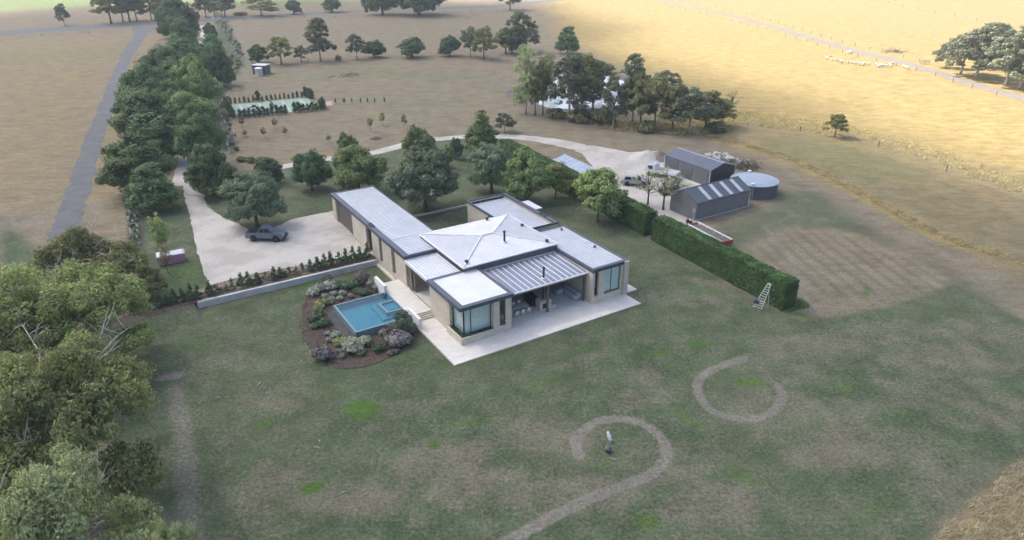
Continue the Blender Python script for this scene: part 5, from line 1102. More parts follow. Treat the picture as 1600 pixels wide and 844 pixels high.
s2 = gable('steel_shed', 'dark garage shed with three roller doors beside the white truck', 63.7, 69.8, 26.2, 37.4, 3.0, 3.85, 'v', 'shedwy', 'shedd', 'shedroofv')
for k in range(3): B('roller_door', M['roller'], s2, (63.62,63.7,26.7+k*3.6,26.7+k*3.6+3.0,0,2.55))
for v in (26.15, 37.45): MB().tube([(63.6,v,0),(63.6,v,2.95)], .07, 6).build('downpipe', M['white'], s2)
B('gutter', M['white'], s2, (69.9,70.0,26.1,37.5,2.85,2.97)); B('apron', M['conc'], s2, (62.6,63.6,26.2,37.4,0.0,.09))
tk = empty('water_tank', W(68.3, 20.5, 0), 'round grey water tank with a pale blue domed lid', 'tank', YAW)
MB().lathe([(3.85,0),(3.85,2.2)], 48).build('tank_wall', M['tankw'], tk)
MB().lathe([(3.98,2.18),(3.98,2.26),(2.6,2.48),(1.2,2.60),(.2,2.64)], 48).build('lid', M['tankr'], tk)
for k in range(24):
    a = 2*math.pi*k/24; MB().tube([(3.87*math.cos(a),3.87*math.sin(a),0),(3.87*math.cos(a),3.87*math.sin(a),2.17)], .035, 4).build('wall_rib', M['tankw'], tk)
la = rad(-112)-YAW+rad(0); lp = Vector((math.cos(la)*4.0, math.sin(la)*4.0, 0)); tn = Vector((-math.sin(la), math.cos(la), 0))*.2
ld = MB().tube([tuple(lp-tn), tuple(lp-tn+Vector((0,0,2.3)))], .035, 4).tube([tuple(lp+tn), tuple(lp+tn+Vector((0,0,2.3)))], .035, 4).build('ladder', M['skyl'], tk)
for k in range(7): MB().tube([tuple(lp-tn+Vector((0,0,.3+.3*k))), tuple(lp+tn+Vector((0,0,.3+.3*k)))], .025, 4).build('rung', M['skyl'], ld)
MB().lathe([(.32,2.40),(.32,2.56),(.1,2.6)], 12, (lp.x*.84, lp.y*.84)).build('hatch', M['white'], tk); MB().lathe([(.22,2.3),(.22,2.62),(.30,2.64),(.30,2.72)], 10, (2.0,2.9)).build('inlet', M['white'], tk)
MB().tube([(3.4,-2.1,0),(3.4,-2.1,2.2)], .06, 6).build('overflow_pipe', M['white'], tk)
# solar row behind the hedge
M['pv'] = surf('solar_glass', (0.30,0.36,0.48), (0.25,0.30,0.42), 0.12, 1.0, spec=0.8)  # base lightened to pale blue to carry the reflected sky in its colour
pvr = empty('solar_array', W(49.2, 45.5, 0), 'low row of solar panels behind the tall hedge', 'solar panels', YAW-rad(3.2))
for k in range(8):
    y = -5.7+k*1.43
    p = MB().add([(-1.15,y,1.05),(1.15,y,1.75),(1.15,y+1.38,1.75),(-1.15,y+1.38,1.05),(-1.15,y,1.10),(1.15,y,1.80),(1.15,y+1.38,1.80),(-1.15,y+1.38,1.10)], [(0,3,2,1),(4,5,6,7),(0,1,5,4),(1,2,6,5),(2,3,7,6),(3,0,4,7)]).build('solar_panel', M['pv'], pvr)
    MB().add([(-1.13,y-.02,1.112),(1.15,y-.02,1.812),(1.15,y+.03,1.812),(-1.13,y+.03,1.112)], [(0,1,2,3)]).build('frame', M['white'], p)
B('front_rail', M['white'], pvr, (-1.24,-1.16,-5.8,5.9,1.0,1.1)); B('back_rail', M['skyl'], pvr, (1.16,1.22,-5.8,5.9,1.68,1.8))
for k in range(6):
    y = -5.5+k*2.2; B('leg', M['dark'], pvr, (-1.1,-1.02,y,y+.08,0,1.05)); B('leg', M['dark'], pvr, (1.0,1.08,y,y+.08,0,1.7))
# heaps
M['rock'] = surf('white_rock', (0.60,0.58,0.55), (0.44,0.42,0.40), 0.9, 2.0, bump=.5, bscale=5)
def mound(name, px, py, r, h, mat, label, cat, seed):
    x, y, z = gp(px, py); m = MB(); n, k = 22, 8
    for j in range(k+1):
        for i in range(n):
            a = 2*math.pi*i/n; f = j/k; rr = r*f*(1+.22*mnoise.noise(Vector((math.cos(a)*1.2, math.sin(a)*1.2, seed)))); zz = h*(1-f)**1.25*(1+.25*mnoise.noise(Vector((rr*math.cos(a)*.8, rr*math.sin(a)*.8, seed))))
            m.v.append((rr*math.cos(a), rr*math.sin(a), max(zz, 0)-(.05 if j == k else 0)))
    for j in range(k):
        for i in range(n): m.f.append((j*n+i, (j+1)*n+i, (j+1)*n+(i+1) % n, j*n+(i+1) % n))
    return tag(m.build(name, mat, None, (x, y, z), smooth=True), label, cat)
mound('gravel_heap', 1013, 246, 4.2, 1.5, M['gravel'], 'spoil heap of pale gravel at the back of the yard', 'heap', 1.0); mound('gravel_heap', 1030, 247, 3.4, 1.6, M['lane'], 'brown gravel heap beside the roller door shed', 'heap', 2.0)
mound('mulch_heap', 587, 217, 1.5, .5, M['mulch'], 'small dark mulch heap below the golden saplings', 'heap', 3.0)
rp = empty('rock_pile', gp(1126, 250), 'pile of white rocks behind the roller door shed', 'rocks')
rr_ = np.random.default_rng(8)
for k in range(60):
    f = rr_.random(); x, y = rr_.normal(size=2)*np.array((1.9, 1.1)); x2 = x*E1[0]-y*.5; h = max(0, 1.5-.5*math.hypot(x, y)); MB().blob((x, -x*.45+y, rr_.random()*h+.15), tuple(rr_.uniform(.22,.5,3)), k, .3, 7, 5).build('rock', M['rock'], rp)
def stickpile(name, px, py, n, r, ln, mat, label, cat, seed, up=.5):
    rng = np.random.default_rng(seed); b = gp(px, py); m = MB()
    for k in range(n):
        p = Vector((*(rng.normal(size=2)*r*.45), 0)); d = Vector((*rng.normal(size=2), abs(rng.normal())*up)).normalized()*ln*rng.uniform(.5,1.2); z = rng.random()*up*.8
        m.tube([tuple(p-d*.5+Vector((0,0,z+.1))), tuple(p+Vector((0,0,z+.2))+Vector(rng.normal(size=3))*.1), tuple(p+d*.5+Vector((0,0,z+.15)))], [.05,.04,.015], 4)
    return tag(m.build(name, mat, None, b), label, cat)
stickpile('brush_pile', 1163, 262, 130, 3.0, 2.2, M['bark'], 'heap of dead brush beside the water tank', 'brush', 4, .8); stickpile('fallen_branches', 545, 119, 40, 4.0, 2.4, M['bark'], 'scatter of dark fallen branches in the back paddock', 'branches', 5, .4)
stickpile('fallen_tree', 1396, 82, 60, 4.5, 4.5, M['bark'], 'grey fallen tree lying in the golden field beyond the lane', 'fallen tree', 6, .6)
# ================================================================== VEHICLES
M['tyre'] = surf('tyre_rubber', (0.018,0.018,0.019), (0.026,0.025,0.025), 0.9, 6.0); M['rim'] = surf('dark_alloy', (0.06,0.06,0.065), (0.04,0.04,0.045), 0.4, 4.0, metal=.6)
M['cglass'] = surf('car_glass', (0.020,0.025,0.035), (0.03,0.036,0.05), 0.08, 1.0, spec=.9); M['lamp'] = surf('lamp_glass', (0.62,0.64,0.66), (0.5,0.52,0.55), 0.15, 3.0); M['red'] = surf('red_paint', (0.42,0.055,0.04), (0.34,0.045,0.035), 0.45, 2.0)
def paint(name, c): return surf(name, c, tuple(x*.92 for x in c), 0.28, 0.8, metal=.35)
def wheel(par, x, y, r=.40, w=.26):
    t = MB().tube([(x,y-w/2,r),(x,y-w/2+.03,r),(x,y+w/2-.03,r),(x,y+w/2,r)], [r*.92,r,r,r*.92], 20).build('wheel', M['tyre'], par)
    s = 1 if y > 0 else -1; MB().tube([(x,y+s*(w/2-.02),r),(x,y+s*(w/2+.012),r)], [r*.62,r*.55], 14).build('rim', M['rim'], t)
def vehicle(name, label, loc, rz, body, pickup=True, scale=1.0):
    e = empty(name, loc, label, 'pickup' if pickup else 'car', rz); e.scale = (scale, scale, scale*1.12)
    def arch(cx, r, n=8): return [(cx+r*math.cos(math.pi*k/n), .42+r*math.sin(math.pi*k/n)*.98) for k in range(n+1)]
    prof = [(2.62,.42),(2.70,.62),(2.66,.98),(2.45,1.10),(1.05,1.20),(-2.66,1.20 if pickup else 1.12),(-2.70,.62),(-2.62,.46)]
    prof = prof+list(reversed(arch(-1.62,.50)))+list(reversed(arch(1.58,.50)))
    MB().extr(prof, 'y', -.93, .93).build('body', body, e, bevel=.03)
    xr, xt = ((-.95,-.72) if pickup else (-2.45,-2.05))
    cp = [(xr,1.19,.86),(xt,1.78,.72),(.30,1.82,.72),(1.18,1.19,.86)]
    m = MB(); vs = [(x,-w,z) for x,z,w in cp]+[(x,w,z) for x,z,w in cp]; m.add(vs, [(0,3,2,1),(4,5,6,7),(0,1,5,4),(1,2,6,5),(2,3,7,6)]); m.build('cab', body, e, bevel=.04)
    def side(poly, s, nm):
        def wd(z): return .86-.14*(z-1.19)/.62
        p = [(x, s*(wd(z)+.012), z) for x, z in poly]; n = len(p); q = [(x, y-s*.03, z) for x, y, z in p]
        MB().add(p+q, [tuple(range(n)), tuple(range(2*n-1, n-1, -1))]+[(i, (i+1) % n, (i+1) % n+n, i+n) for i in range(n)]).build(nm, M['cglass'], e)
    for s in (-1, 1):
        side([(xr+.22,1.25),(-.06,1.25),(-.06,1.70),(xt+.12,1.68)], s, 'side_window'); side([(.02,1.25),(.98,1.25),(.36,1.72),(.02,1.72)], s, 'side_window')
        B('mirror', M['dark'], e, (.80,.95,s*.98-.09,s*.98+.09,1.22,1.40), bevel=.02); B('sill_step', M['dark'], e, (-1.0,1.0,s*.96-.04,s*.96+.04,.40,.47)); B('headlight', M['lamp'], e, (2.45,2.69,s*.70-.2,s*.70+.2,.86,1.0), bevel=.01); B('tail_light', M['red'], e, (-2.72,-2.64,s*.84-.08,s*.84+.08,.8,1.12))
        for x in (-1.62, 1.58): wheel(e, x, s*.88, .42, .28)
    MB().add([(1.155,-.78,1.26),(1.155,.78,1.26),(.37,.66,1.80),(.37,-.66,1.80),(1.185,-.78,1.27),(1.185,.78,1.27),(.40,.66,1.815),(.40,-.66,1.815)], [(0,3,2,1),(4,5,6,7),(0,1,5,4),(1,2,6,5),(2,3,7,6),(3,0,4,7)]).build('windscreen', M['cglass'], e)
    if pickup:
        B('tray_cover', M['dark'], e, (-2.58,-1.02,-.84,.84,1.201,1.24), bevel=.015); MB().tube([(-1.05,-.8,1.2),(-1.15,-.72,1.72),(-1.15,.72,1.72),(-1.05,.8,1.2)], .05, 6).build('sports_bar', M['dark'], e)
    B('grille', M['dark'], e, (2.66,2.73,-.48,.48,.66,.98), bevel=.01); B('front_bumper', M['dark'], e, (2.55,2.82,-.92,.92,.42,.66), bevel=.05); B('rear_bumper', M['dark'], e, (-2.82,-2.6,-.9,.9,.46,.62), bevel=.04)
    B('chassis', M['dark'], e, (-2.4,2.4,-.7,.7,.35,.55)); return e
a, b = gp(397, 377.8), gp(432, 378.6); hd = math.atan2(b[1]-a[1], b[0]-a[0]); s_ = Vector((-math.sin(hd), math.cos(hd), 0))
ctr = (Vector(a)+Vector(b))/2+s_*.9
vehicle('pickup_truck', 'blue grey pickup with black tyres parked on the gravel forecourt', tuple(ctr), hd, paint('blue_grey_paint', (0.15,0.185,0.235)))
vehicle('pickup_truck', 'grey pickup parked behind the thin tree in front of the grey shed', W(56.6, 28.6, 0.02), YAW+rad(205), paint('grey_paint', (0.12,0.135,0.16)))
vehicle('parked_car', 'silver and dark car parked in the yard behind the thin trees', W(53.6, 34.0, 0.02), YAW+rad(-40), paint('silver_paint', (0.42,0.43,0.45)), False, .85)
# white flat-tray truck
tw = empty('tray_truck', W(60.9, 35.0, 0.02), 'white truck with a tray of white side rails before the roller doors', 'truck', YAW+rad(113)); wh = M['white']
MB().extr([(2.9,.5),(2.95,1.25),(2.55,2.15),(1.2,2.2),(1.2,.5)], 'y', -1.0, 1.0).build('cab', wh, tw, bevel=.05)
MB().add([(2.945,-.85,1.32),(2.945,.85,1.32),(2.60,.78,2.08),(2.60,-.78,2.08),(2.975,-.85,1.34),(2.975,.85,1.34),(2.63,.78,2.10),(2.63,-.78,2.10)], [(0,3,2,1),(4,5,6,7),(0,1,5,4),(1,2,6,5),(2,3,7,6),(3,0,4,7)]).build('windscreen', M['cglass'], tw)
for s in (-1, 1): B('side_window', M['cglass'], tw, (1.5,2.35,s*1.0-.015,s*1.0+.015,1.35,2.0))
B('tray_floor', M['skyl'], tw, (-3.0,1.1,-1.05,1.05,.85,.95)); B('tray_side', wh, tw, (-3.0,1.1,-1.1,-1.05,.90,1.35)); B('tray_side', wh, tw, (-3.0,1.1,1.05,1.1,.90,1.35)); B('tailgate', wh, tw, (-3.05,-3.0,-1.1,1.1,.90,1.35)); B('headboard', wh, tw, (1.05,1.12,-1.05,1.05,.951,1.95))
B('roof_glass', surf('clear_cover', (0.40,0.48,0.52), (0.34,0.42,0.46), .1, 1.0), tw, (1.35,2.45,-.8,.8,2.205,2.23)); B('chassis', M['dark'], tw, (-2.8,2.7,-.5,.5,.45,.84))
for x in (-1.9, 2.0):
    for s in (-1, 1): wheel(tw, x, s*.88, .42, .28)
# trailer behind the hedge
tl = empty('trailer', W(46.9, 10.1, 0), 'long white railed trailer with red ends behind the hedge', 'trailer', YAW-rad(6))
for x in (-.95, .95): B('side_rail', wh, tl, (x-.09,x+.09,-3.7,3.7,.95,1.13), bevel=.02); B('lower_rail', M['skyl'], tl, (x-.05,x+.05,-3.7,3.7,.55,.65))
for k in range(7): B('cross_bar', M['taupe'], tl, (-.86,.86,-3.3+k*1.1-.04,-3.3+k*1.1+.04,.6,.68)); 
for x in (-.95, .95):
    for k in range(5): B('stanchion', wh, tl, (x-.03,x+.03,-3.4+k*1.7-.03,-3.4+k*1.7+.03,.65,.95))
B('deck', M['taupe'], tl, (-.84,.84,-3.6,3.6,.682,.74)); B('rear_gate', M['red'], tl, (-1.0,1.0,-3.85,-3.72,.45,1.1)); B('front_bar', M['red'], tl, (-1.0,1.0,3.72,3.84,.7,.95)); MB().tube([(-.8,3.8,.6),(0,5.2,.5)], .06, 6).tube([(.8,3.8,.6),(0,5.2,.5)], .06, 6).build('drawbar', M['red'], tl)
for x in (-1.05, 1.05): MB().tube([(x-.1,-.5,.33),(x+.1,-.5,.33)], .33, 16).build('wheel', M['tyre'], tl)
# pink skip
M['pink'] = surf('pink_skip_paint', (0.50,0.27,0.41), (0.42,0.22,0.34), 0.6, 2.0, spots=((0.45,0.40,0.42), 3.0, .62))
sk = empty('skip_bin', W(-20.7, 40.6, float(T(-20.7, 40.6))+.02), 'faded pink skip bin filled with white plastic', 'skip', YAW-rad(30)+rad(8))
sk.rotation_euler.z = math.atan2(gp(289, 411)[1]-gp(250, 419)[1], gp(289, 411)[0]-gp(250, 419)[0])
m = MB(); o_ = [(-1.55,-.75),(1.55,-.75),(1.55,.75),(-1.55,.75)]; t_ = [(-1.75,-.85),(1.75,-.85),(1.75,.85),(-1.75,.85)]; i_ = [(-1.68,-.78),(1.68,-.78),(1.68,.78),(-1.68,.78)]; j_ = [(-1.5,-.68),(1.5,-.68),(1.5,.68),(-1.5,.68)]
m.add([(x,y,.06) for x,y in o_]+[(x,y,1.25) for x,y in t_]+[(x,y,1.25) for x,y in i_]+[(x,y,.14) for x,y in j_], [(3,2,1,0)]+[(k,(k+1) % 4,4+(k+1) % 4,4+k) for k in range(4)]+[(4+k,4+(k+1) % 4,8+(k+1) % 4,8+k) for k in range(4)]+[(8+k,8+(k+1) % 4,12+(k+1) % 4,12+k) for k in range(4)]+[(12,13,14,15)]).build('bin', M['pink'], sk)
for x in (-.9, 0, .9): B('stiffener', M['pink'], sk, (x-.04,x+.04,-.86,-.80,.1,1.2))
soft_box('white_load', -1.64, 1.64, -.74, .74, .6, 1.38, sk, M['white'], .22)
# ================================================================== LADDER, PEOPLE, LAWN PIECES
M['alu'] = surf('ladder_aluminium', (0.66,0.67,0.68), (0.58,0.59,0.60), 0.35, 3.0, metal=.3)
lb = Vector(gp(1176, 480)); rb_ = Vector(gp(1189.5, 484.5)); kb = Vector(gp(1200, 480.5)); tx, ty = G(1202.5, 443.5, 3.45); tp_ = Vector((tx, ty, 3.45))
ct = (lb+rb_)/2; lad = empty('tripod_ladder', tuple(ct), 'tall silver tripod ladder leaning at the hedge end', 'ladder')
ax = (rb_-lb).normalized(); tl_, tr_ = tp_-ax*.19, tp_+ax*.19
for q0, q1 in ((lb, tl_), (rb_, tr_)): MB().tube([tuple(q0-ct), tuple(q1-ct)], .042, 5).build('rail', M['alu'], lad)
for k in range(11):
    f = .05+k*.09; MB().tube([tuple(lb.lerp(tl_, f)-ct), tuple(rb_.lerp(tr_, f)-ct)], .034, 5).build('rung', M['alu'], lad)
B('top_plate', M['alu'], lad); lad.children[-1].data.clear_geometry()
bpy.data.objects.remove(lad.children[-1])
MB().tube([tuple(tl_-ct), tuple(tr_-ct)], .05, 6).build('top_plate', M['alu'], lad); MB().tube([tuple(tp_-ct), tuple(kb-ct)], .03, 6).build('rear_leg', M['alu'], lad)
M['navy'] = surf('navy_cloth', (0.055,0.065,0.13), (0.10,0.10,0.17), 0.9, 6.0, bump=.5, bscale=8); jc = lb.lerp(tl_, .26)
jk = MB()
for k in range(5): jk.blob(((k-2)*.10*ax.x, (k-2)*.10*ax.y, -.05*abs(k-2)), (.14,.16,.30-.03*abs(k-2)), k, .3, 9, 7)
tag(jk.build('jacket', M['navy'], None, tuple(jc+Vector((0,-.05,.05))), smooth=True), 'navy jacket hung over the lower rungs of the ladder', 'jacket')
M['skin'] = surf('skin', (0.42,0.27,0.20), (0.38,0.24,0.17), 0.6, 8.0); M['black'] = surf('black_cloth', (0.020,0.021,0.026), (0.03,0.03,0.036), 0.9, 6.0); M['trouser'] = surf('pale_grey_trousers', (0.30,0.30,0.31), (0.24,0.24,0.25), 0.9, 6.0); M['hair'] = surf('dark_hair', (0.03,0.024,0.02), (0.02,0.016,0.014), 0.8, 9.0)
def skin_mesh(name, pts, edges, mats, fmat, root=0, sub=2):
    me = bpy.data.meshes.new(name); me.from_pydata([p[:3] for p in pts], edges, []); me.update(); o = bpy.data.objects.new(name, me); col.objects.link(o)
    o.modifiers.new('skin', 'SKIN'); s = o.modifiers.new('sub', 'SUBSURF'); s.levels = s.render_levels = sub
    for i, p in enumerate(pts): me.skin_vertices[0].data[i].radius = (p[3], p[3] if len(p) < 5 else p[4]); me.skin_vertices[0].data[i].use_root = i == root
    dg = bpy.context.evaluated_depsgraph_get(); nm = bpy.data.meshes.new_from_object(o.evaluated_get(dg)); bpy.data.objects.remove(o)
    for m_ in mats: nm.materials.append(m_)
    for p in nm.polygons: p.material_index = fmat(p.center); p.use_smooth = True
    return nm
def person(loc, rz, label):
    P = [(0,0,.95,.155,.12),(0,0,1.12,.15,.11),(0,0,1.34,.185,.12),(0,0,1.46,.09,.08),(0,.0,1.53,.06,.06),(0,.01,1.60,.085,.095),(0,.01,1.70,.085,.10),
         (.10,0,.88,.095),(.12,.02,.50,.068),(.13,0,.09,.05),(.13,.14,.04,.045),(-.10,0,.88,.095),(-.13,.05,.50,.068),(-.14,.02,.09,.05),(-.14,.16,.04,.045),
         (.21,0,1.40,.065),(.27,.03,1.13,.05),(.20,.24,1.05,.036),(-.21,0,1.40,.065),(-.28,.02,1.13,.05),(-.24,.22,1.02,.036)]
    E_ = [(0,1),(1,2),(2,3),(3,4),(4,5),(5,6),(0,7),(7,8),(8,9),(9,10),(0,11),(11,12),(12,13),(13,14),(2,15),(15,16),(16,17),(2,18),(18,19),(19,20)]
    for hx, sgn in ((17, 1), (20, -1)):
        b = P[hx]
        for k in range(4): P.append((b[0]+(k-1.5)*.02, b[1]+.09+(.012 if k in (1, 2) else 0), b[2]-.01, .009)); E_.append((hx, len(P)-1)); P.append((b[0]+(k-1.5)*.022, b[1]+.12+(.012 if k in (1, 2) else 0), b[2]-.04, .008)); E_.append((len(P)-2, len(P)-1))
        P.append((b[0]-sgn*.045, b[1]+.05, b[2]+.0, .010)); E_.append((hx, len(P)-1)); P.append((b[0]-sgn*.05, b[1]+.085, b[2]-.01, .008)); E_.append((len(P)-2, len(P)-1))
    e = empty('person', loc, label, 'person', rz)
    nm = skin_mesh('body', P, E_, [M['black'], M['trouser'], M['skin']], lambda c: 2 if c.z > 1.49 or (c.y > .20 and .9 < c.z < 1.2) else (0 if c.z > .93 or c.z < .08 else 1))
    link('body', nm, e); MB().blob((0,-.005,1.715), (.10,.115,.10), 1, .08, 10, 7).build('hair', M['hair'], e, smooth=True)
    for s in (-1, 1): MB().blob((s*.035,.105,1.66), (.012,.01,.010), 0, 0, 6, 4).build('eye', M['black'], e)
    MB().blob((0,.115,1.635), (.014,.022,.024), 0, 0, 6, 4).build('nose', M['skin'], e)
px_, py_, _ = gp(1073, 357.5); person((px_, py_, 0.02), rad(150), 'person in a dark top standing on the gravel behind the hedge')
mbp = empty('meter_post', gp(1083, 345), 'small pale meter box on a post at the corner of the grey shed', 'post'); MB().tube([(0,0,0),(0,0,1.5)], .04, 6).build('post', M['skyl'], mbp); B('meter_box', M['skyl'], mbp, (-.2,.2,-.1,.1,1.4,1.9), bevel=.02)
wb = empty('wheelie_bin', gp(1078, 356), 'dark bin beside the person behind the hedge', 'bin'); MB().prism([(-.22,-.25),(.22,-.25),(.26,.28),(-.26,.28)], .05, .98).build('bin', M['black'], wb, bevel=.02); B('lid', M['black'], wb, (-.29,.29,-.3,.32,.981,1.05), bevel=.02)
sc = empty('lawn_sculpture', gp(953.5, 692), 'white carved totem on a thin stem inside the lower grass curl', 'sculpture')
MB().tube([(0,0,0),(0,0,.25)], .025, 6).build('stem', M['skyl'], sc); m = MB()
m.tube([(0,0,.22),(-.02,.02,.34),(-.06,.06,.50),(-.12,.12,.64),(-.17,.17,.78),(-.22,.22,.95),(-.24,.24,1.04)], [.10,.17,.15,.19,.13,.14,.05], 10); m.build('carving', M['white'], sc, smooth=True); MB().tube([(0,0,.4),(-.16,-.03,.34)], [.06,.03], 6).build('carved_wing', M['white'], sc)
fb = empty('fire_bowl', gp(950, 706), 'dark round metal fire bowl inside the lower grass curl', 'fire bowl'); MB().lathe([(.16,0),(.16,.06),(.24,.12),(.31,.26),(.32,.40),(.28,.41),(.24,.28),(.05,.2)], 18).build('bowl', M['slate'], fb); MB().lathe([(.27,.415),(.27,.45),(.15,.53),(.03,.56)], 18).build('lid', M['slate'], fb)
rs_ = np.random.default_rng(12)
for px, py in ((535,771),(571,773),(570,766),(499,690),(495,700),(341,622),(355,621),(470,566),(405,600),(416,793)):
    a = rs_.uniform(0, 3.14); ln = rs_.uniform(.35,.8); m = MB().tube([(-math.cos(a)*ln/2,-math.sin(a)*ln/2,.04),(.03,.04,.07),(math.cos(a)*ln/2,math.sin(a)*ln/2,.05)], [.03,.035,.015], 5)
    m.tube([(.03,.04,.07),(math.cos(a+.7)*ln*.3,math.sin(a+.7)*ln*.3,.08)], [.018,.008], 4); tag(m.build('fallen_stick', M['deadwood'], None, gp(px, py)), 'pale fallen stick lying on the front lawn', 'stick', 'sticks on the lawn')
# ================================================================== COURT AND PADDOCK
M['court'] = surf('green_court', (0.26,0.35,0.29), (0.215,0.30,0.25), 0.8, 0.3, spots=((0.26,0.36,0.31), 1.2, .60)); M['line'] = surf('white_line_paint', (0.74,0.76,0.74), (0.66,0.68,0.66), 0.8, 2.0)
ca, cb_ = Vector(gp(371, 184)), Vector(gp(500, 171)); cr = math.atan2((cb_-ca).y, (cb_-ca).x); cl_ = (cb_-ca).length
ctc = empty('sports_court', tuple(ca), 'pale green sports court with white lines, ringed by young hedging', 'court', cr); CW = 15.5
B('surface', M['court'], ctc, (0,cl_,0,CW,-.02,.05))
for x0, x1, y0, y1 in ((2.2,2.35,1.2,14.4),(cl_-2.3,cl_-2.15,1.2,14.4),(2.35,cl_-2.3,1.2,1.35),(2.35,cl_-2.3,14.25,14.4),(7.0,7.15,1.35,14.25),(cl_-7.0,cl_-6.85,1.35,14.25),(7.15,cl_-7.0,7.7,7.85)): B('court_line', M['line'], ctc, (x0,x1,y0,y1,.051,.056))
B('net', M['dark'], ctc, (cl_/2-.015,cl_/2+.015,.8,14.8,.25,.95)); B('net_band', M['line'], ctc, (cl_/2-.02,cl_/2+.02,.8,14.8,.951,1.03))
for y in (.75, 14.85): MB().tube([(cl_/2,y,.05),(cl_/2,y,1.1)], .05, 6).build('net_post', M['dark'], ctc)
for x, y in ((4.2,9.5),(5.2,10.2)): tag(MB().box(-.5,.5,-.3,.3,.0,.45).build('court_bench', M['white'] if x < 5 else M['dark'], None, tuple(ca+Vector((math.cos(cr)*x-math.sin(cr)*y, math.sin(cr)*x+math.cos(cr)*y, .055))), cr, bevel=.03), 'white bench lying on the court' if x < 5 else 'dark low bench on the court', 'bench')
def at_court(x, y): return (ca.x+math.cos(cr)*x-math.sin(cr)*y, ca.y+math.sin(cr)*x+math.cos(cr)*y, 0)
for k in range(19):
    if k == 11: continue
    plant('cypress', at_court(.6+k*(cl_-.6)/18, -.9), RNG.uniform(1.9,2.9) if k > 2 else 2.2, RNG.uniform(1.2,1.6), 'dark bushy cypress in the near hedge row of the court', 'young_cypress', 'cypress', 'near hedge row of the court')
for k in range(18): plant('cypress', at_court(.4+k*(cl_-.5)/17, CW+.8), 2.9 if k in (6, 17) else RNG.uniform(1.3,1.9), 1.8 if k in (6, 17) else RNG.uniform(.6,.9), 'slim cypress in the far hedge row of the court', 'young_cypress', 'cypress', 'far hedge row of the court')
for k in range(8): plant('cypress', at_court(-.9, .2+k*1.9), RNG.uniform(2.0,2.6), 1.5, 'cypress in the left end row of the court', 'young_cypress', 'cypress', 'left end row of the court')
for k, (x, y) in enumerate(((cl_+.9,.2),(cl_+1.0,1.9),(cl_+.8,13.6),(cl_+.6,15.0))): plant('cypress', at_court(x, y), 2.7, 1.7, 'cypress at the right end of the court', 'young_cypress', 'cypress', 'right end of the court')
sheet('pink_pad', wp([(498,160.5),(518.5,158.2),(520,165),(502,166)]), surf('pink_concrete', (0.46,0.31,0.28), (0.40,0.27,0.24), .9, .6), .03, 2.0)
for k, x in enumerate((1040,1110,1125,1190,1270,1335,1400,1490)):
    b = gp(350+x/5.926, 130+(190-(x-1040)*.015)/5.926); e = empty('staked_sapling', b, 'thin staked sapling in the row right of the court', 'sapling', group='staked saplings right of the court')
    MB().tube([(0,0,0),(-.25,.1,1.7 if k % 3 else 1.2)], [.05,.03], 5).build('stake', M['bark'], e); MB().blob((-.1,.0,.9), (.22,.22,.5), k, .4, 7, 6).build('leaves', L['dark'], e)
# little blue shed and its rain tank
b = gp(406, 116.5); ls = empty('garden_shed', b, 'little blue grey shed with a pale flat roof in the back paddock', 'shed', rad(-12)); M['blueshed'] = ribbed('blue_steel', (0.10,0.145,0.17), .3, 0)
B('wall', M['blueshed'], ls, (-2.2,2.2,-.2,2.9,0,2.7)); B('roof', M['skyl'], ls, (-2.45,2.45,-.5,3.2,2.72,2.86)); B('door', M['taupe'], ls, (.9,1.7,-.26,-.2,0,2.1)); B('fascia', M['slate'], ls, (-2.4,2.4,-.46,-.42,2.55,2.715))
rt_ = empty('rain_tank', gp(405.5, 118.5), 'small silver rain tank in front of the little blue shed', 'tank'); MB().lathe([(1.1,0),(1.1,2.3)], 20).build('tank_wall', M['skyl'], rt_, smooth=False); MB().lathe([(1.15,2.3),(1.15,2.36),(.2,2.6)], 20).build('lid', M['white'], rt_)
# dam
M['water'] = surf('dam_water', (0.52,0.56,0.60), (0.45,0.49,0.53), 0.05, 0.2, spec=.6); M['mud'] = surf('damp_bank', (0.135,0.118,0.098), (0.10,0.088,0.072), .9, .4)  # water base kept pale: the reflected sky is put into its colour
dm = smooth_path(wp([(826,146),(838,128),(858,117),(900,112),(950,120),(1004,138),(1010,150),(985,160),(930,170),(862,169),(836,160),(826,146)]), 5)[:-1]; dmo = smooth_path(wp([(788,146),(815,128),(850,110),(900,107),(960,114),(1020,134),(1024,154),(990,168),(930,177),(860,176),(815,168),(788,146)]), 5)[:-1]
sheet('dam_bank', dmo, M['mud'], .02, 4.0, .8); sheet('dam_water', dm, M['water'], .06, 4.0, .5)
# planted belts with white guards
def along(px, n, seed, jit=.5):
    P = smooth_path(wp(px), 10); rng = np.random.default_rng(seed); d = np.cumsum([0]+[math.dist(P[i], P[i+1]) for i in range(len(P)-1)]); out = []
    for k in range(n):
        t = d[-1]*(k+.5+rng.uniform(-.3,.3))/n; x = np.interp(t, d, [p[0] for p in P]); y = np.interp(t, d, [p[1] for p in P]); out.append((x+rng.normal()*jit, y+rng.normal()*jit))
    return out
gt = MB().lathe([(.20,0),(.20,.95)], 6).mesh('tube', M['white']); gl = crown_mesh('sapling', [(0,0,1.0,.35,.35,.45)], L['dark'], 10, 14, .2, .2, .1, 5)[0]
for nm, px, n, sd, jt in (('long curved belt right of the avenue', [(344,32),(356,52),(368,72),(373,95),(360,118),(346,140),(343,165),(349,200),(358,228),(362,242)], 64, 3, .8), ('short belt left of the forecourt strip', [(204,306),(209,335),(212,360),(213,385),(216,408)], 20, 4, .45)):
    for x, y in along(px, n, sd, jt):
        e = empty('tree_guard', (x, y, TXY(x, y)), f'white plastic tree guard with a sapling in the {nm}', 'tree guard', RNG.uniform(0, 6), f'tree guards in the {nm}'); s = RNG.uniform(.7,1.15); e.scale = (s, s, s); link('tube', gt, e); link('sapling', gl, e)
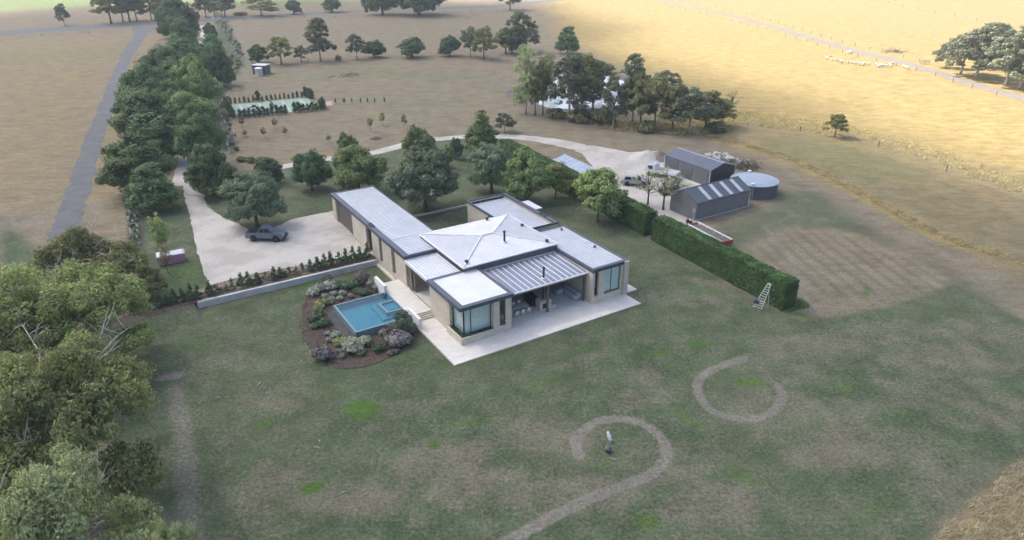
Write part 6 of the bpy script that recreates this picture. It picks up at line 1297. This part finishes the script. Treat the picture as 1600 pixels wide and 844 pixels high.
for nm, px, n, sd, jt, h in (('along the curved belt', [(346,34),(358,54),(370,74),(375,95),(362,120),(349,142),(347,165),(353,200),(362,228),(366,242)], 46, 13, .9, 1.3), ('along the short belt left of the forecourt', [(203,306),(208,335),(210,360),(212,385),(216,408)], 14, 14, .5, .9)):
    for x, y in along(px, n, sd, jt): plant('bush', (x, y, TXY(x, y)), RNG.uniform(.6,1.1)*h, RNG.uniform(.8,1.4)*h*1.1, f'dark young shrub planted {nm}', 'belt_shrub', 'shrub', f'young shrubs {nm}')
for i, (x, w_) in enumerate(((378,18),(392,16),(408,20))): tree_px('bush', x, 252+i*2, 242, w_, ('leafy shrub at the left of the drive garden', 'leafy shrub in the middle of the drive garden', 'leafy shrub at the right of the drive garden')[i], 'shrub', 'shrub')
# fences
M['post'] = surf('weathered_post', (0.17,0.145,0.12), (0.12,0.10,0.085), .9, 3.0); M['wire'] = surf('fence_wire', (0.22,0.21,0.20), (0.17,0.165,0.16), .6, 2.0, metal=.4)
def fence(px, gap, label, r=.09, h=1.25):
    P = smooth_path(wp(px), 8); d = np.cumsum([0]+[math.dist(P[i], P[i+1]) for i in range(len(P)-1)]); n = max(2, int(d[-1]/gap)); X = np.interp(np.linspace(0, d[-1], n), d, [p[0] for p in P]); Y = np.interp(np.linspace(0, d[-1], n), d, [p[1] for p in P])
    e = empty('wire_fence', (X[0], Y[0], 0), label, 'fence'); pm = MB().tube([(0,0,-.1),(0,0,h)], r, 5).mesh('post', M['post'])
    for x, y in zip(X, Y): link('post', pm, e, (x-X[0], y-Y[0], 0))
    for z in (.45, .8, 1.1): MB().tube([(x-X[0], y-Y[0], z) for x, y in zip(X, Y)], .012, 3).build('wire', M['wire'], e)
fence([(1040,9),(1100,23),(1180,43),(1262,67),(1330,87),(1400,103),(1460,119),(1520,139),(1600,161)], 9, 'post and wire fence on the near side of the farm lane'); fence([(1060,0),(1180,27),(1262,51),(1330,71),(1400,88),(1436,98)], 9, 'post and wire fence on the far side of the farm lane')
fence([(1330,-6),(1400,8),(1460,20),(1520,31),(1560,39)], 16, 'fence line crossing the far golden field', .13); fence([(405,99),(460,98),(540,94),(620,89),(700,87),(760,92)], 12, 'fence line under the back paddock trees');
fence([(-60,76),(60,58),(140,53),(208,48)], 14, 'fence between the left paddock and the road'); fence([(1130,190),(1250,205),(1380,232),(1460,262),(1525,285),(1600,318)], 12, 'fence at the edge of the golden field by the small leaning tree'); fence([(380,33),(470,29),(580,28),(720,20),(800,22),(880,30)], 14, 'fence between the back paddock and the road')
def gate(px, py, ln, rz, label, mat):
    e = empty('farm_gate', gp(px, py), label, 'gate', rz)
    for z in (.25, .5, .75, 1.0, 1.25): MB().tube([(0,0,z),(ln,0,z)], .045, 5).build('rail', mat, e)
    for x in (0, ln/2, ln): MB().tube([(x,0,.15),(x,0,1.3)], .05, 5).build('upright', mat, e)
gate(1259, 63, 4.5, rad(35), 'white gate across the farm lane', M['white']); gate(1438, 101, 4.0, rad(20), 'wooden gate beside the sunlit gum clump', M['post']); gate(330, 31, 5.0, rad(0), 'white entrance gate at the road end of the avenue', M['white'])
# sheep
M['wool'] = surf('dusty_wool', (0.62,0.58,0.50), (0.52,0.48,0.41), .95, 5.0); sm_ = MB().blob((0,0,.62), (.58,.27,.28), 1, .12, 10, 7).blob((.62,0,.78), (.19,.11,.13), 2, .05, 8, 6).blob((.45,0,.72), (.22,.15,.18), 3, .05, 8, 6)
for x in (-.32, .32):
    for y in (-.13, .13): sm_.tube([(x,y,0),(x,y,.25),(x,y,.5)], [.035,.04,.06], 5)
for s in (-1, 1): sm_.tube([(.56,s*.10,.86),(.52,s*.19,.84)], [.035,.012], 4)
sm_ = sm_.mesh('sheep', M['wool'], True); rs_ = np.random.default_rng(21)
for x, y in ((250,345),(300,325),(315,360),(370,370),(400,380),(430,395),(440,385),(520,395),(565,400),(600,410),(640,400),(660,420),(690,415),(700,425),(715,410),(770,415),(870,425),(890,440),(910,445),(930,425),(950,440),(980,420),(1000,445),(1030,430),(1050,440),(1080,415),(540,265),(560,272),(525,280),(1210,450),(1235,460),(1265,468)):
    o = link('sheep', sm_, None, gp(1260+x/8, 50+y/8), rs_.uniform(0, 6.28)); o.scale = (1.05,)*3; tag(o, 'pale woolly sheep in the flock beside the farm lane', 'sheep', 'sheep in the golden field')
# ================================================================== HAZE: thin even air over the whole place
def haze(density):
    m, nd, lk = new_mat('thin_haze'); o = N(nd, 'OutputMaterial'); v = N(nd, 'VolumePrincipled', Density=density, Anisotropy=0.2)
    v.inputs['Color'].default_value = (0.93, 0.95, 1.0, 1); lk.new(v.outputs[0], o.inputs['Volume'])
    h = MB().box(-3600, 3600, -3600, 3600, -1.2, 46).build('haze', m); tag(h, kind='stuff')
haze(0.00042)

# ================================================================== which one of many: ordinals along each row
ORD = 'first second third fourth fifth sixth seventh eighth ninth tenth eleventh twelfth thirteenth fourteenth fifteenth sixteenth seventeenth eighteenth nineteenth'.split()
TENS = {20: 'twentieth twenty', 30: 'thirtieth thirty', 40: 'fortieth forty', 50: 'fiftieth fifty', 60: 'sixtieth sixty'}
def ordinal(n):
    if n < 20: return ORD[n-1]
    t = n//10*10; return TENS[t].split()[0] if n == t else TENS[t].split()[1]+'-'+ORD[n-t-1]
def screen(o):
    x, y, z = o.location; c, s = math.cos(PITCH), math.sin(PITCH); d = y*c-(z-CAM_H)*s; return x/d, (y*s+(z-CAM_H)*c)/d
def number(group, fmt, key):
    L_ = sorted((o for o in col.objects if o.parent is None and o.get('group') == group), key=key)
    for i, o in enumerate(L_): o['label'] = fmt.format(ordinal(i+1))
left = lambda o: screen(o)[0]
far = lambda o: -screen(o)[1]
number('bushy young conifers', 'bushy young conifer above the retaining wall, {} of the bushy ones from the left', left)
number('sparse young conifers', 'thin sparse young conifer above the retaining wall, {} thin one from the left', left)
for k, nm in (('silver', 'silver mound shrub'), ('yellow', 'yellow flowering shrub'), ('dark', 'dark leafy shrub'), ('grey', 'soft grey shrub')): number(f'{k} shrubs of the pool bed', nm+' in the pool bed, {} of its kind from the left', left)
number('near hedge row of the court', 'dark bushy cypress, {} from the left in the near row of the court', left)
number('far hedge row of the court', 'slim cypress, {} from the left in the far row of the court', left)
number('left end row of the court', 'cypress at the left end of the court, {} from the back', far)
number('right end of the court', 'cypress at the right end of the court, {} from the back', far)
number('tree guards in the long curved belt right of the avenue', 'white tree guard, {} from the road in the curved belt', far)
number('tree guards in the short belt left of the forecourt strip', 'white tree guard, {} from the back in the belt beside the skip', far)
number('young shrubs along the curved belt', 'dark young shrub, {} from the road in the curved belt', far)
number('young shrubs along the short belt left of the forecourt', 'dark young shrub, {} from the back in the belt beside the skip', far)
number('staked saplings right of the court', 'thin staked sapling, {} from the left in the row beside the court', left)
number('sheep in the golden field', 'pale sheep, {} from the left in the flock beside the farm lane', left)
number('sticks on the lawn', 'pale fallen stick on the front lawn, {} from the left', left)
